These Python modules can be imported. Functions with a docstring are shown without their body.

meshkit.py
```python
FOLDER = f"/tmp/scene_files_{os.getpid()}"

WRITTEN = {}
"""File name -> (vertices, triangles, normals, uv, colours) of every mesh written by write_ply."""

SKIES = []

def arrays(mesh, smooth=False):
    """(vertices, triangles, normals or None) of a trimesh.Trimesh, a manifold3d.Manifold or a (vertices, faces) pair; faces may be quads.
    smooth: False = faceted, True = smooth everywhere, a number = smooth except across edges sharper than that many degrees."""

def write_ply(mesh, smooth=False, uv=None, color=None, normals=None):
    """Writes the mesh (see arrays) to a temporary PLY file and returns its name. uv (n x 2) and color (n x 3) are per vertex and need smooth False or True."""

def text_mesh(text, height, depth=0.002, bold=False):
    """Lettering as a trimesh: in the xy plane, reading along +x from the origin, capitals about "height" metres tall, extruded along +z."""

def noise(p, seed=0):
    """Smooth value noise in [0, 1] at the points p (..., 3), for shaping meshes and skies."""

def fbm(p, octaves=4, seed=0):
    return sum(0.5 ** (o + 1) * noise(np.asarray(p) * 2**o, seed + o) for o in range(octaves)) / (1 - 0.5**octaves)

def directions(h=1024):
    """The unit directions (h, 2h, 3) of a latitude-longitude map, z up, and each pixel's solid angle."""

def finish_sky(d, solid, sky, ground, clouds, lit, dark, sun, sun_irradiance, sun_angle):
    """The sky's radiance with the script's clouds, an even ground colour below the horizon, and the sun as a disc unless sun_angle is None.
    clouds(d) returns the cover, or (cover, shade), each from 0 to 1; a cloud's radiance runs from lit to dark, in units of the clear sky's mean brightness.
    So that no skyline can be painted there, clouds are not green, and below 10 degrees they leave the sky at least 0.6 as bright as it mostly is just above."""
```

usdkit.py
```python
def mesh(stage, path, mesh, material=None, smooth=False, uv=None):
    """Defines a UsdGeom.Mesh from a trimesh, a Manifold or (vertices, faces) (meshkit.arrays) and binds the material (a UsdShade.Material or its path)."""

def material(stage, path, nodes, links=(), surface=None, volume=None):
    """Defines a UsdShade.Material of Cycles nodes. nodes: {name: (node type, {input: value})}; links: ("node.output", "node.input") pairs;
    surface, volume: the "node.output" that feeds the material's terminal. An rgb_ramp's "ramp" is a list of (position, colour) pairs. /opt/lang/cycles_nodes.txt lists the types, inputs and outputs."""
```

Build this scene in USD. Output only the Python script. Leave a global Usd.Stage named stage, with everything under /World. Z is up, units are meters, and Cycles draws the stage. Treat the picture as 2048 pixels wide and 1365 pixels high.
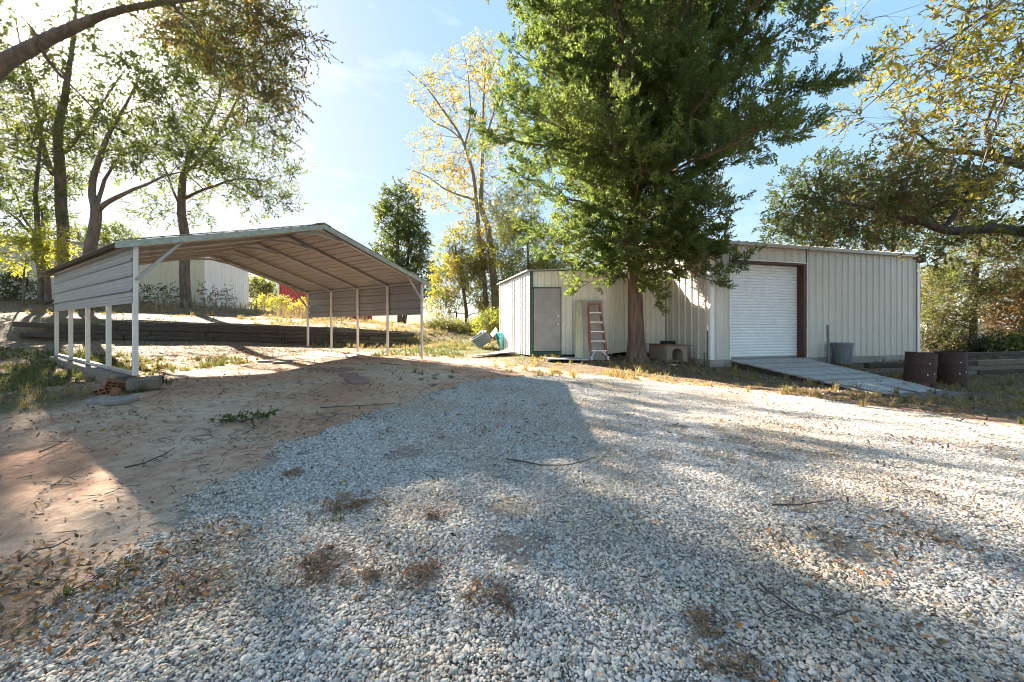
import math, random
import numpy as np, trimesh, meshkit, usdkit
from pxr import Usd, UsdGeom, UsdLux, UsdShade, Gf, Sdf, Vt
from scipy.interpolate import RBFInterpolator
from scipy.spatial import cKDTree

stage = Usd.Stage.CreateInMemory()
UsdGeom.SetStageUpAxis(stage, 'Z')
UsdGeom.SetStageMetersPerUnit(stage, 1.0)
W_ = UsdGeom.Xform.Define(stage, '/World')
UsdGeom.Scope.Define(stage, '/World/Looks')
rng = np.random.default_rng(7)
random.seed(7)
V3 = lambda *a: np.array(a, float)

# ---------------------------------------------------------------- camera, sky, sun, exposure
EYE, FPX, HZ = 1.25, 760.0, 656.0
cam = UsdGeom.Camera.Define(stage, '/World/camera')
cam.CreateHorizontalApertureAttr(36.0)
cam.CreateVerticalApertureAttr(36.0 * 682 / 1024)
cam.CreateFocalLengthAttr(36.0 * FPX / 2048)
cam.CreateVerticalApertureOffsetAttr(36.0 * (HZ - 682.5) / 2048)
cam.CreateClippingRangeAttr((0.05, 5000.0))
cam.CreateFStopAttr(0.0)
cam.CreateExposureAttr(4.12)
UsdGeom.Xformable(cam).AddTranslateOp().Set((0, 0, EYE))
UsdGeom.Xformable(cam).AddRotateXOp().Set(90.0)

SUN_AZ, SUN_EL = math.atan2(160 - 1024, FPX), math.radians(27.8)
SUN = V3(math.sin(SUN_AZ) * math.cos(SUN_EL), math.cos(SUN_AZ) * math.cos(SUN_EL), math.sin(SUN_EL))
sun = UsdLux.DistantLight.Define(stage, '/World/sun')
sun.CreateIntensityAttr(0.55)
sun.CreateNormalizeAttr(True)
sun.CreateAngleAttr(0.53)
sun.CreateColorAttr((1.0, 0.89, 0.74))
zax = SUN / np.linalg.norm(SUN)
xax = np.cross([0, 0, 1.0], zax); xax /= np.linalg.norm(xax)
yax = np.cross(zax, xax)
UsdGeom.Xformable(sun).AddTransformOp().Set(Gf.Matrix4d(*xax, 0, *yax, 0, *zax, 0, 0, 0, 0, 1))

mat = lambda name, nodes, links, surface: usdkit.material(stage, '/World/Looks/' + name, nodes, links, surface=surface)
sky_mat = mat('sky', {
    'sky': ('sky_texture', {'sky_type': 'single_scattering', 'sun_disc': False, 'sun_elevation': SUN_EL, 'sun_rotation': SUN_AZ,
                            'altitude': 100.0, 'air_density': 1.0, 'aerosol_density': 0.45, 'ozone_density': 1.0}),
    'gm': ('gamma', {'gamma': 0.12}), 'hs': ('hsv', {'saturation': 5.4, 'value': 0.48}),
    'tc': ('texture_coordinate', {}),
    'map': ('mapping', {'scale': (1.2, 1.2, 4.5), 'location': (.6, .2, .4)}),
    'n': ('noise_texture', {'scale': 2.6, 'detail': 7.0, 'roughness': 0.62, 'distortion': 0.15}),
    'r': ('rgb_ramp', {'ramp': [(0.0, (0, 0, 0)), (0.53, (0, 0, 0)), (0.72, (.22, .22, .22)), (1, (.4, .4, .4))]}),
    'm': ('mix_color', {'b': (.92, .94, .98)}),
    'dot': ('vector_math', {'math_type': 'dot_product', 'vector2': tuple(SUN)}),
    'cl': ('math', {'math_type': 'maximum', 'value2': 0.0}),
    'pw': ('math', {'math_type': 'power', 'value2': 600.0}),
    'pk': ('math', {'math_type': 'multiply', 'value2': 60.0}),
    'pw2': ('math', {'math_type': 'power', 'value2': 24.0}),
    'pk2': ('math', {'math_type': 'multiply', 'value2': 0.03}),
    'ad': ('math', {'math_type': 'add'}),
    'au': ('mix_color', {'blend_type': 'multiply', 'fac': 1.0, 'a': (1.0, .95, .86), 'use_clamp': False}),
    'sum': ('mix_color', {'blend_type': 'add', 'fac': 1.0}),
    'bg': ('background_shader', {'strength': 0.115}),
}, [('tc.generated', 'map.vector'), ('map.vector', 'n.vector'), ('n.fac', 'r.fac'), ('r.color', 'm.fac'), ('sky.color', 'gm.color'), ('gm.color', 'hs.color'), ('hs.color', 'm.a'),
    ('tc.generated', 'dot.vector1'), ('dot.value', 'cl.value1'), ('cl.value', 'pw.value1'), ('pw.value', 'pk.value1'),
    ('cl.value', 'pw2.value1'), ('pw2.value', 'pk2.value1'), ('pk.value', 'ad.value1'), ('pk2.value', 'ad.value2'),
    ('ad.value', 'au.b'), ('m.result', 'sum.a'), ('au.result', 'sum.b'), ('sum.result', 'bg.color')], 'bg.background')
dome = UsdLux.DomeLight.Define(stage, '/World/sky')
dome.CreateIntensityAttr(0.55)
UsdShade.MaterialBindingAPI.Apply(dome.GetPrim()).Bind(sky_mat)
dome.GetPrim().SetCustomDataByKey('kind', 'structure')

# ---------------------------------------------------------------- helpers
_used = {}
def numbered(parent, name):
    k = (parent, name)
    n = _used.get(k, 0); _used[k] = n + 1
    return f'{parent}/{name}' if n == 0 else f'{parent}/{name}_{n:03d}'

def tag(prim, label=None, cat=None, group=None, kind=None):
    p = prim.GetPrim() if hasattr(prim, 'GetPrim') else prim
    for k, v in (('label', label), ('category', cat), ('group', group), ('kind', kind)):
        if v: p.SetCustomDataByKey(k, v)
    return p

def thing(name, label, cat, loc=(0, 0, 0), rz=0.0, group=None, rx=0.0, ry=0.0):
    path = numbered('/World', name)
    x = UsdGeom.Xform.Define(stage, path)
    x.AddTranslateOp().Set(tuple(map(float, loc)))
    if rz or rx or ry: x.AddRotateXYZOp().Set((math.degrees(rx), math.degrees(ry), math.degrees(rz)))
    tag(x, label, cat, group)
    return path

RND = set()
def give_random(g, m):
    """a random number for every loose piece of a mesh, read by its material"""
    if str(m.GetPath()) not in RND: return
    from scipy.sparse import coo_matrix
    from scipy.sparse.csgraph import connected_components
    n = len(g.GetPointsAttr().Get()); f = np.array(g.GetFaceVertexIndicesAttr().Get()).reshape(-1, 3)
    k, lab = connected_components(coo_matrix((np.ones(2 * len(f)), (np.r_[f[:, 0], f[:, 0]], np.r_[f[:, 1], f[:, 2]])), (n, n)), directed=False)
    UsdGeom.PrimvarsAPI(g).CreatePrimvar('rnd', Sdf.ValueTypeNames.FloatArray, 'vertex').Set(Vt.FloatArray.FromNumpy(np.random.default_rng(n).random(k)[lab].astype(np.float32)))

def obj(name, mesh, m, parent='/World', smooth=False, label=None, cat=None, group=None, kind=None):
    if isinstance(mesh, MB): mesh = mesh.mesh()
    path = numbered(parent, name)
    g = usdkit.mesh(stage, path, mesh, m, smooth=smooth); give_random(g, m)
    tag(g, label, cat, group, kind)
    return path

class MB:
    """collects vertices and triangles"""
    def __init__(s): s.v, s.f, s.n = [], [], 0
    def add(s, v, f):
        v = np.asarray(v, float); f = np.asarray(f, int)
        if f.shape[1] == 4: f = np.vstack([f[:, [0, 1, 2]], f[:, [0, 2, 3]]])
        s.v.append(v); s.f.append(f + s.n); s.n += len(v); return s
    def tm(s, m): return s.add(m.vertices, m.faces)
    def box(s, c, ux, uy, uz, bev=0.0):
        """box with centre c and half vectors; bev rounds it a little"""
        c, ux, uy, uz = map(lambda a: np.asarray(a, float), (c, ux, uy, uz))
        if bev:
            lx, ly, lz = (np.linalg.norm(a) for a in (ux, uy, uz))
            pts = []
            for sx in (-1, 1):
                for sy in (-1, 1):
                    for sz in (-1, 1):
                        for k in range(3):
                            t = [sx, sy, sz]; q = [1 - bev / lx, 1 - bev / ly, 1 - bev / lz]; q[k] = 1.0
                            pts.append(c + ux * t[0] * q[0] + uy * t[1] * q[1] + uz * t[2] * q[2])
            h = trimesh.convex.convex_hull(np.array(pts)); return s.tm(h)
        v = [c + a * ux + b * uy + d * uz for a in (-1, 1) for b in (-1, 1) for d in (-1, 1)]
        f = [[0, 1, 3, 2], [4, 6, 7, 5], [0, 4, 5, 1], [2, 3, 7, 6], [0, 2, 6, 4], [1, 5, 7, 3]]
        if np.dot(np.cross(ux, uy), uz) < 0: f = [q[::-1] for q in f]
        return s.add(v, f)
    def abox(s, lo, hi, bev=0.0):
        lo, hi = np.asarray(lo, float), np.asarray(hi, float); h = (hi - lo) / 2
        return s.box((lo + hi) / 2, [h[0], 0, 0], [0, h[1], 0], [0, 0, h[2]], bev)
    def bar(s, a, b, w, h=None, up=(0, 0, 1), bev=0.0):
        a, b = np.asarray(a, float), np.asarray(b, float); d = b - a; L = np.linalg.norm(d); d /= L
        up = np.asarray(up, float)
        if abs(np.dot(d, up)) > .98: up = V3(0, 1, 0) if abs(d[1]) < .9 else V3(1, 0, 0)
        x = np.cross(d, up); x /= np.linalg.norm(x); y = np.cross(x, d)
        return s.box((a + b) / 2, d * L / 2, x * w / 2, y * (h or w) / 2, bev)
    def tube(s, pts, r, sides=8, cap=True):
        p = np.asarray(pts, float); r = np.broadcast_to(np.asarray(r, float), (len(p),))
        t = np.gradient(p, axis=0); t /= np.linalg.norm(t, axis=1, keepdims=True) + 1e-12
        ref = V3(0, 0, 1) if abs(t[:, 2]).mean() < .8 else V3(1, 0.2, 0)
        a = np.cross(t, ref); a /= np.linalg.norm(a, axis=1, keepdims=True) + 1e-12
        b = np.cross(t, a); an = np.arange(sides) * 2 * np.pi / sides
        v = p[:, None] + r[:, None, None] * (np.cos(an)[None, :, None] * a[:, None] + np.sin(an)[None, :, None] * b[:, None])
        i, j = np.meshgrid(np.arange(len(p) - 1), np.arange(sides), indexing='ij')
        q = np.stack([i * sides + j, i * sides + (j + 1) % sides, (i + 1) * sides + (j + 1) % sides, (i + 1) * sides + j], -1).reshape(-1, 4)[:, ::-1]
        v = v.reshape(-1, 3); f = np.vstack([q[:, [0, 1, 2]], q[:, [0, 2, 3]]])
        if cap:
            n = len(v); v = np.vstack([v, p[0], p[-1]]); e = (len(p) - 1) * sides
            f = np.vstack([f, [[n, k, (k + 1) % sides] for k in range(sides)], [[n + 1, e + (k + 1) % sides, e + k] for k in range(sides)]])
        return s.add(v, f)
    def lathe(s, prof, c=(0, 0, 0), n=28):
        prof = np.asarray(prof, float); an = np.arange(n) * 2 * np.pi / n
        v = np.stack([np.outer(prof[:, 0], np.cos(an)), np.outer(prof[:, 0], np.sin(an)), np.repeat(prof[:, 1:2], n, 1)], -1).reshape(-1, 3) + np.asarray(c)
        i, j = np.meshgrid(np.arange(len(prof) - 1), np.arange(n), indexing='ij')
        q = np.stack([i * n + j, i * n + (j + 1) % n, (i + 1) * n + (j + 1) % n, (i + 1) * n + j], -1).reshape(-1, 4)
        return s.add(v, q)
    def mesh(s): return (np.vstack(s.v), np.vstack(s.f))

def ribs(W, pitch, h=.022, base=.055, top=.022, first=None, minor=True):
    """cross profile (u, n) of a ribbed metal sheet of width W"""
    out = [(0, 0)]; x = pitch / 2 if first is None else first
    while x < W - base / 2:
        if x - base / 2 > out[-1][0] + .004:
            if minor and x - pitch / 2 > out[-1][0] + .03:
                for mx in (x - pitch * .62, x - pitch * .38):
                    if mx - .012 > out[-1][0]: out += [(mx - .012, 0), (mx - .004, .004), (mx + .004, .004), (mx + .012, 0)]
            out += [(x - base / 2, 0), (x - top / 2, h), (x + top / 2, h), (x + base / 2, 0)]
        x += pitch
    out.append((W, 0))
    return np.array(out)

def sheet(o, u, v, n, W, v0, v1, pitch, th=.004, **kw):
    """ribbed sheet: origin o, u along the width, v along the ribs from v0(u) to v1(u), n outwards"""
    o, u, v, n = (np.asarray(a, float) for a in (o, u, v, n))
    pr = ribs(W, pitch, **kw)
    f0 = v0 if callable(v0) else (lambda x: v0); f1 = v1 if callable(v1) else (lambda x: v1)
    A = []
    for off in (0, -th):
        for fn in (f0, f1):
            A.append(np.array([o + u * x + v * fn(x) + n * (y + off) for x, y in pr]))
    k = len(pr); V = np.vstack(A); F = []
    flip = np.dot(np.cross(u, v), n) < 0
    for i in range(k - 1):
        F += [[i, i + 1, k + i + 1, k + i], [2 * k + i + 1, 2 * k + i, 3 * k + i, 3 * k + i + 1],
              [2 * k + i, 2 * k + i + 1, i + 1, i], [k + i, k + i + 1, 3 * k + i + 1, 3 * k + i]]
    F += [[0, k, 3 * k, 2 * k], [k - 1, 3 * k - 1, 4 * k - 1, 2 * k - 1]]
    F = np.array(F)
    return (V, F[:, ::-1] if flip else F)

def instancer(path, protos, mats, pos, scl, quat, idx, smooth=False):
    """protos: meshes; quat (n,4) as w,x,y,z"""
    pi = UsdGeom.PointInstancer.Define(stage, path)
    UsdGeom.Xform.Define(stage, path + '/kinds')
    rel = pi.CreatePrototypesRel()
    for i, m in enumerate(protos):
        mm = mats[i % len(mats)] if isinstance(mats, (list, tuple)) else mats
        g = usdkit.mesh(stage, f'{path}/kinds/kind_{i:03d}', m, mm, smooth=smooth); give_random(g, mm)
        rel.AddTarget(g.GetPath())
    pi.CreatePositionsAttr(Vt.Vec3fArray.FromNumpy(np.asarray(pos, np.float32)))
    s = np.asarray(scl, np.float32)
    if s.ndim == 1: s = np.repeat(s[:, None], 3, 1)
    pi.CreateScalesAttr(Vt.Vec3fArray.FromNumpy(np.ascontiguousarray(s)))
    q = np.asarray(quat, float); q /= np.linalg.norm(q, axis=1, keepdims=True)
    pi.CreateOrientationsAttr(Vt.QuathArray([Gf.Quath(float(a), float(b), float(c), float(d)) for a, b, c, d in q]))
    pi.CreateProtoIndicesAttr(Vt.IntArray.FromNumpy(np.asarray(idx, np.int32)))
    return pi

def qz(a):
    a = np.asarray(a); return np.stack([np.cos(a / 2), 0 * a, 0 * a, np.sin(a / 2)], 1)
def qrand(n, r): 
    q = r.normal(size=(n, 4)); return q / np.linalg.norm(q, axis=1, keepdims=True)
def qto(d):
    """quaternions turning +x onto the directions d, with a random roll"""
    d = np.asarray(d, float); d = d / (np.linalg.norm(d, axis=1, keepdims=True) + 1e-9)
    x = V3(1, 0, 0); c = np.cross(np.broadcast_to(x, d.shape), d); w = 1 + d @ x
    q = np.concatenate([w[:, None], c], 1); bad = w < 1e-4; q[bad] = [0, 0, 0, 1]
    q /= np.linalg.norm(q, axis=1, keepdims=True)
    return q
def qmul(a, b):
    w, x, y, z = a.T; W, X, Y, Z = b.T
    return np.stack([w*W-x*X-y*Y-z*Z, w*X+x*W+y*Z-z*Y, w*Y-x*Z+y*W+z*X, w*Z+x*Y-y*X+z*W], 1)
def at(px, py, d):
    """the point that lies d metres ahead of the camera plane at a measured direction"""
    return V3((px - 1024) / FPX * d, d, EYE - (py - HZ) / FPX * d)

# ---------------------------------------------------------------- materials
def pbr(name, color, rough=.6, metal=0.0, var=.25, scale=3.0, detail=5.0, bump=0.0, bscale=60.0, color2=None, stretch=None, spots=None, spec=.5, lo=.3, hi=.7):
    """base colour with noise, optional second colour, stretched grain, spots of another colour, bump"""
    c = np.asarray(color, float); c2 = np.asarray(color2, float) if color2 is not None else c * (1 - var)
    N = {'g': ('geometry', {}), 'tc': ('texture_coordinate', {}), 'mp': ('mapping', {'scale': tuple(stretch or (1, 1, 1))}),
         'n': ('noise_texture', {'scale': scale, 'detail': detail, 'roughness': .6}),
         'r': ('rgb_ramp', {'ramp': [(lo, tuple(c2)), (hi, tuple(c))]}),
         'p': ('principled_bsdf', {'roughness': rough, 'metallic': metal, 'specular_ior_level': spec})}
    Lk = [('tc.object', 'mp.vector'), ('mp.vector', 'n.vector'), ('n.fac', 'r.fac')]
    last = 'r.color'
    if spots:
        sc, sscale, lo, hi = spots
        N['sn'] = ('noise_texture', {'scale': sscale, 'detail': 6.0, 'roughness': .7})
        N['sr'] = ('rgb_ramp', {'ramp': [(lo, (0, 0, 0)), (hi, (1, 1, 1))]})
        N['sm'] = ('mix_color', {'b': tuple(sc)})
        Lk += [('mp.vector', 'sn.vector'), ('sn.fac', 'sr.fac'), ('sr.color', 'sm.fac'), (last, 'sm.a')]; last = 'sm.result'
    Lk.append((last, 'p.base_color'))
    if bump:
        N['bn'] = ('noise_texture', {'scale': bscale, 'detail': 4.0})
        N['b'] = ('bump', {'strength': bump, 'distance': .01})
        Lk += [('mp.vector', 'bn.vector'), ('bn.fac', 'b.height'), ('b.normal', 'p.normal')]
    return mat(name, N, Lk, 'p.BSDF')

M = {}
M['cream'] = pbr('cream_metal', (.585, .55, .485), .42, var=.14, scale=1.6, stretch=(1, 1, .3), spots=((.36, .26, .16), 16, .60, .76))
M['cream_low'] = pbr('cream_trim', (.44, .40, .335), .45, var=.12, scale=3, spots=((.3, .24, .17), 30, .68, .75))
M['shedwhite'] = pbr('shed_white_metal', (.70, .67, .60), .40, color2=(.57, .56, .48), scale=1.1, stretch=(1, 1, .3), spots=((.26, .2, .15), 34, .64, .72))
M['shedside'] = pbr('shed_side_metal', (.66, .66, .68), .38, metal=.25, var=.25, scale=2.0, stretch=(1, 1, .12), spots=((.32, .2, .14), 22, .68, .78))
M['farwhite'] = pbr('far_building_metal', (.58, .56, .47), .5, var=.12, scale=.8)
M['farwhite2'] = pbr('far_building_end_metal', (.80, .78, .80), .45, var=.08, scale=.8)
M['redmetal'] = pbr('red_metal', (.36, .035, .03), .5, var=.2)
M['galv'] = pbr('galvanised_metal', (.20, .22, .25), .38, metal=.45, var=.22, scale=4, detail=6, stretch=(1, 1, 2))
M['galvtube'] = pbr('galvanised_tube', (.32, .315, .305), .42, metal=.35, var=.2, scale=6)
M['postpaint'] = pbr('post_metal', (.62, .59, .54), .42, metal=.15, var=.16, scale=7)
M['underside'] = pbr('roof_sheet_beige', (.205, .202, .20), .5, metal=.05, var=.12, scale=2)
M['rooftop'] = pbr('roof_sheet', (.42, .42, .40), .5, metal=.3, var=.2)
M['rooftrim'] = pbr('roof_trim_weathered', (.36, .38, .345), .5, color2=(.21, .25, .19), scale=9, detail=8)
M['timber'] = pbr('dark_timber', (.085, .062, .045), .85, color2=(.030, .022, .017), scale=5, detail=8, stretch=(1, 1, 5), bump=.6, bscale=30)
M['timber_green'] = pbr('mossy_timber', (.115, .105, .062), .85, color2=(.045, .046, .024), scale=6, detail=8, stretch=(1, 1, 4), bump=.6, bscale=30)
M['timber_grey'] = pbr('grey_timber', (.21, .165, .12), .85, color2=(.10, .08, .06), scale=6, detail=8, stretch=(1, 1, 4), bump=.6, bscale=30)
M['plank'] = pbr('weathered_plank', (.46, .44, .42), .8, color2=(.26, .245, .23), scale=7, detail=8, stretch=(1, 1, 1), bump=.5, bscale=50)
M['plank2'] = pbr('weathered_plank_light', (.54, .52, .50), .8, color2=(.32, .30, .28), scale=9, detail=8, bump=.5, bscale=50)
M['plank3'] = pbr('weathered_plank_brown', (.36, .30, .25), .8, color2=(.22, .19, .16), scale=8, detail=8, bump=.5, bscale=50)
M['concrete'] = pbr('concrete', (.36, .33, .29), .9, color2=(.22, .19, .15), scale=5, detail=8, bump=.4)
M['door_steel'] = pbr('steel_door', (.31, .305, .295), .5, color2=(.23, .225, .215), scale=5, detail=8, spots=((.34, .26, .22), 9, .56, .68))
M['rollwhite'] = pbr('roll_door', (.80, .80, .80), .4, var=.08, scale=2, spots=((.50, .47, .38), 14, .64, .74))
M['green'] = pbr('green_paint', (.045, .10, .07), .5, var=.3, scale=8)
M['brownsteel'] = pbr('brown_steel', (.085, .032, .022), .55, var=.3, scale=6)
M['rust'] = pbr('rusty_drum', (.075, .032, .022), .75, color2=(.04, .017, .012), scale=6, detail=8, bump=.3, bscale=40)
M['orange'] = pbr('orange_fibreglass', (.29, .115, .055), .45, var=.25, scale=10)
M['alu'] = pbr('aluminium', (.68, .68, .69), .35, metal=.6, var=.12, scale=8)
M['boardwhite'] = pbr('old_white_board', (.47, .42, .375), .7, color2=(.34, .30, .26), scale=3, detail=8, spots=((.30, .26, .22), 12, .62, .72))
M['sheetyellow'] = pbr('yellowed_plastic', (.60, .58, .43), .5, color2=(.48, .47, .32), scale=3)
M['bin'] = pbr('grey_plastic', (.17, .19, .195), .5, var=.15, scale=5)
M['doghouse'] = pbr('taupe_plastic', (.27, .205, .165), .6, var=.15, scale=5)
M['dogroof'] = pbr('brown_lid', (.20, .12, .08), .7, var=.4, scale=8)
M['black'] = pbr('dark_rubber', (.02, .02, .02), .6, var=.3)
M['tote'] = pbr('dark_grey_plastic', (.10, .108, .115), .5, var=.2)
M['teal'] = pbr('teal_plastic', (.06, .36, .33), .45, var=.2)
M['tealpale'] = pbr('pale_teal_plastic', (.35, .48, .44), .5, var=.2)
M['paverred'] = pbr('red_paver', (.26, .155, .13), .9, var=.3, scale=9, bump=.4)
M['pavergrey'] = pbr('grey_paver', (.25, .22, .205), .9, var=.3, scale=9, bump=.4)
M['brick'] = pbr('orange_brick', (.27, .105, .055), .85, var=.4, scale=8, bump=.4)
M['paper'] = pbr('white_scrap', (.72, .71, .68), .8, var=.2, scale=6)
M['bark'] = pbr('bark_grey_brown', (.17, .135, .105), .9, color2=(.055, .042, .034), scale=9, detail=8, stretch=(1, 1, .25), bump=1.0, bscale=22)
M['barkdark'] = pbr('bark_dark', (.085, .065, .05), .9, color2=(.025, .02, .016), scale=8, detail=8, stretch=(1, 1, .4), bump=1.0, bscale=20)
M['barkcedar'] = pbr('bark_cedar', (.20, .13, .09), .9, color2=(.06, .038, .028), scale=16, detail=8, stretch=(1, 1, .10), bump=1.0, bscale=40)
M['barkpale'] = pbr('bark_pale', (.27, .235, .185), .9, color2=(.12, .10, .08), scale=9, detail=8, stretch=(1, 1, .25), bump=.8, bscale=20)
M['twig'] = pbr('twig_brown', (.10, .07, .055), .9, color2=(.05, .035, .028), scale=12)
M['steelplate'] = pbr('rust_plate', (.15, .10, .10), .6, var=.3, scale=6)
M['tpost'] = pbr('green_post', (.05, .065, .055), .6, var=.3)
M['whitepaint'] = pbr('white_paint', (.78, .77, .74), .5, var=.1)
M['pole'] = pbr('wooden_pole', (.20, .11, .08), .8, var=.3)

def leafmat(name, cols, trans=.45, nscale=.45, rough=.5, pos=.5):
    """cols: ramp colours; picks by leaf and by place in the crown"""
    k = len(cols)
    RND.add('/World/Looks/' + name)
    N = {'g': ('geometry', {}), 'n': ('noise_texture', {'scale': nscale, 'detail': 3.0}), 'rn': ('attribute', {'attribute': 'rnd'}),
         'x': ('math', {'math_type': 'multiply', 'value2': 1 - pos}), 'ns': ('map_range', {'from_min': .3, 'from_max': .7, 'to_min': 0.0, 'to_max': 1.0, 'clamp': True}),
         'y': ('math', {'math_type': 'multiply', 'value2': pos}), 'a': ('math', {'math_type': 'add'}),
         'r': ('rgb_ramp', {'ramp': [(i / (k - 1), c) for i, c in enumerate(cols)]}),
         'p': ('principled_bsdf', {'roughness': rough, 'specular_ior_level': .35}), 't': ('translucent_bsdf', {}),
         'tm': ('mix_color', {'blend_type': 'multiply', 'fac': 1.0, 'b': (1.35, 1.3, .75), 'use_clamp': False}), 'mx': ('mix_closure', {'fac': trans})}
    return mat(name, N, [('g.position', 'n.vector'), ('rn.fac', 'x.value1'), ('n.fac', 'ns.value'), ('ns.result', 'y.value1'), ('x.value', 'a.value1'), ('y.value', 'a.value2'),
                         ('a.value', 'r.fac'), ('r.color', 'p.base_color'), ('r.color', 'tm.a'), ('tm.result', 't.color'), ('p.BSDF', 'mx.closure1'), ('t.BSDF', 'mx.closure2')], 'mx.closure')
# ---------------------------------------------------------------- ground
LOW = np.array([  # x, y, z of the yard
    (0, 0, 0), (0, 3, 0), (3, 3, -.02), (-2.5, 2.4, 0), (-4, 3.5, .08), (-6, 2, .08), (-9, 5, .3), (-5.7, 5.5, .27), (-5.5, 5.0, .2), (-10.65, 8.89, .46), (-2.57, 10.83, .35), (-7.48, 13.93, .56),
    (-5, 9.5, .40), (-3.5, 7, .25), (-2, 6, .12), (0, 6, .06), (.58, 12.2, .27), (3.08, 12.2, .23), (-.5, 14.6, .40), (3.88, 11.9, .22), (5.85, 11.1, .08), (14.4, 13.4, .12), (10.5, 12.4, .12),
    (7.8, 7.3, -.14), (10.2, 8.6, -.22), (10.5, 9.8, -.25), (12, 10, -.27), (15, 9, -.25), (12, 5, -.2), (6, 4, -.1), (4, 7, -.02), (1.4, 8.65, .10), (-1, 9, .22), (1, 10.5, .18), (6, 9.3, -.02),
    (-14.7, 11.9, .82), (-8.05, 14.8, .57), (-5.4, 15.9, .44), (-13, 9, .62), (-17, 8, .8), (-20, 12, 1.3), (-3, 16, .5), (-1.5, 18, .6), (0, 20, .7), (4, 20, .5), (10, 20, .3), (18, 16, .2), (24, 12, .1),
    (0, -6, 0), (14, -2, -.2), (-12, -2, .2), (-3, 24, 1.25), (0, 25, 1.0), (-6, 22, 1.1), (-12, 16, 1.1), (8, 28, .4), (20, 26, .3), (30, 20, .2), (-30, 5, 1.2), (-30, -8, .6), (30, -8, -.2)])
UPP = np.array([(-14.7, 12.2, 1.56), (-11, 13.8, 1.43), (-8, 15, 1.28), (-5.4, 16.2, 1.12), (-17.8, 22, 2.5), (-24.2, 18, 2.66), (-16.3, 19, 2.3), (-17.6, 25, 2.42), (-12, 20, 1.85), (-3, 24, 1.35), (-1, 24, 1.1),
    (0, 18, .65), (4, 20, .5), (-20, 16.5, 2.35), (-17, 13, 1.65), (-20, 12, 1.8), (-30, 10, 2.7), (-26, 28, 2.6), (-18, 30, 2.2), (-10, 27, 1.6), (10, 24, .4), (30, 24, .2), (-40, 20, 2.8), (-13, 17, 1.75), (-8, 18, 1.5)])
RL = RBFInterpolator(LOW[:, :2], LOW[:, 2], kernel='linear', smoothing=.02)
RU = RBFInterpolator(UPP[:, :2], UPP[:, 2], kernel='linear', smoothing=.02)
WA, WB = V3(-14.7, 12.0), V3(-4.8, 16.25)
WD = (WB - WA) / np.linalg.norm(WB - WA); WN = V3(-WD[1], WD[0]); WL = np.linalg.norm(WB - WA)
def sstep(a, b, x):
    t = np.clip((x - a) / (b - a), 0, 1); return t * t * (3 - 2 * t)
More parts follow.
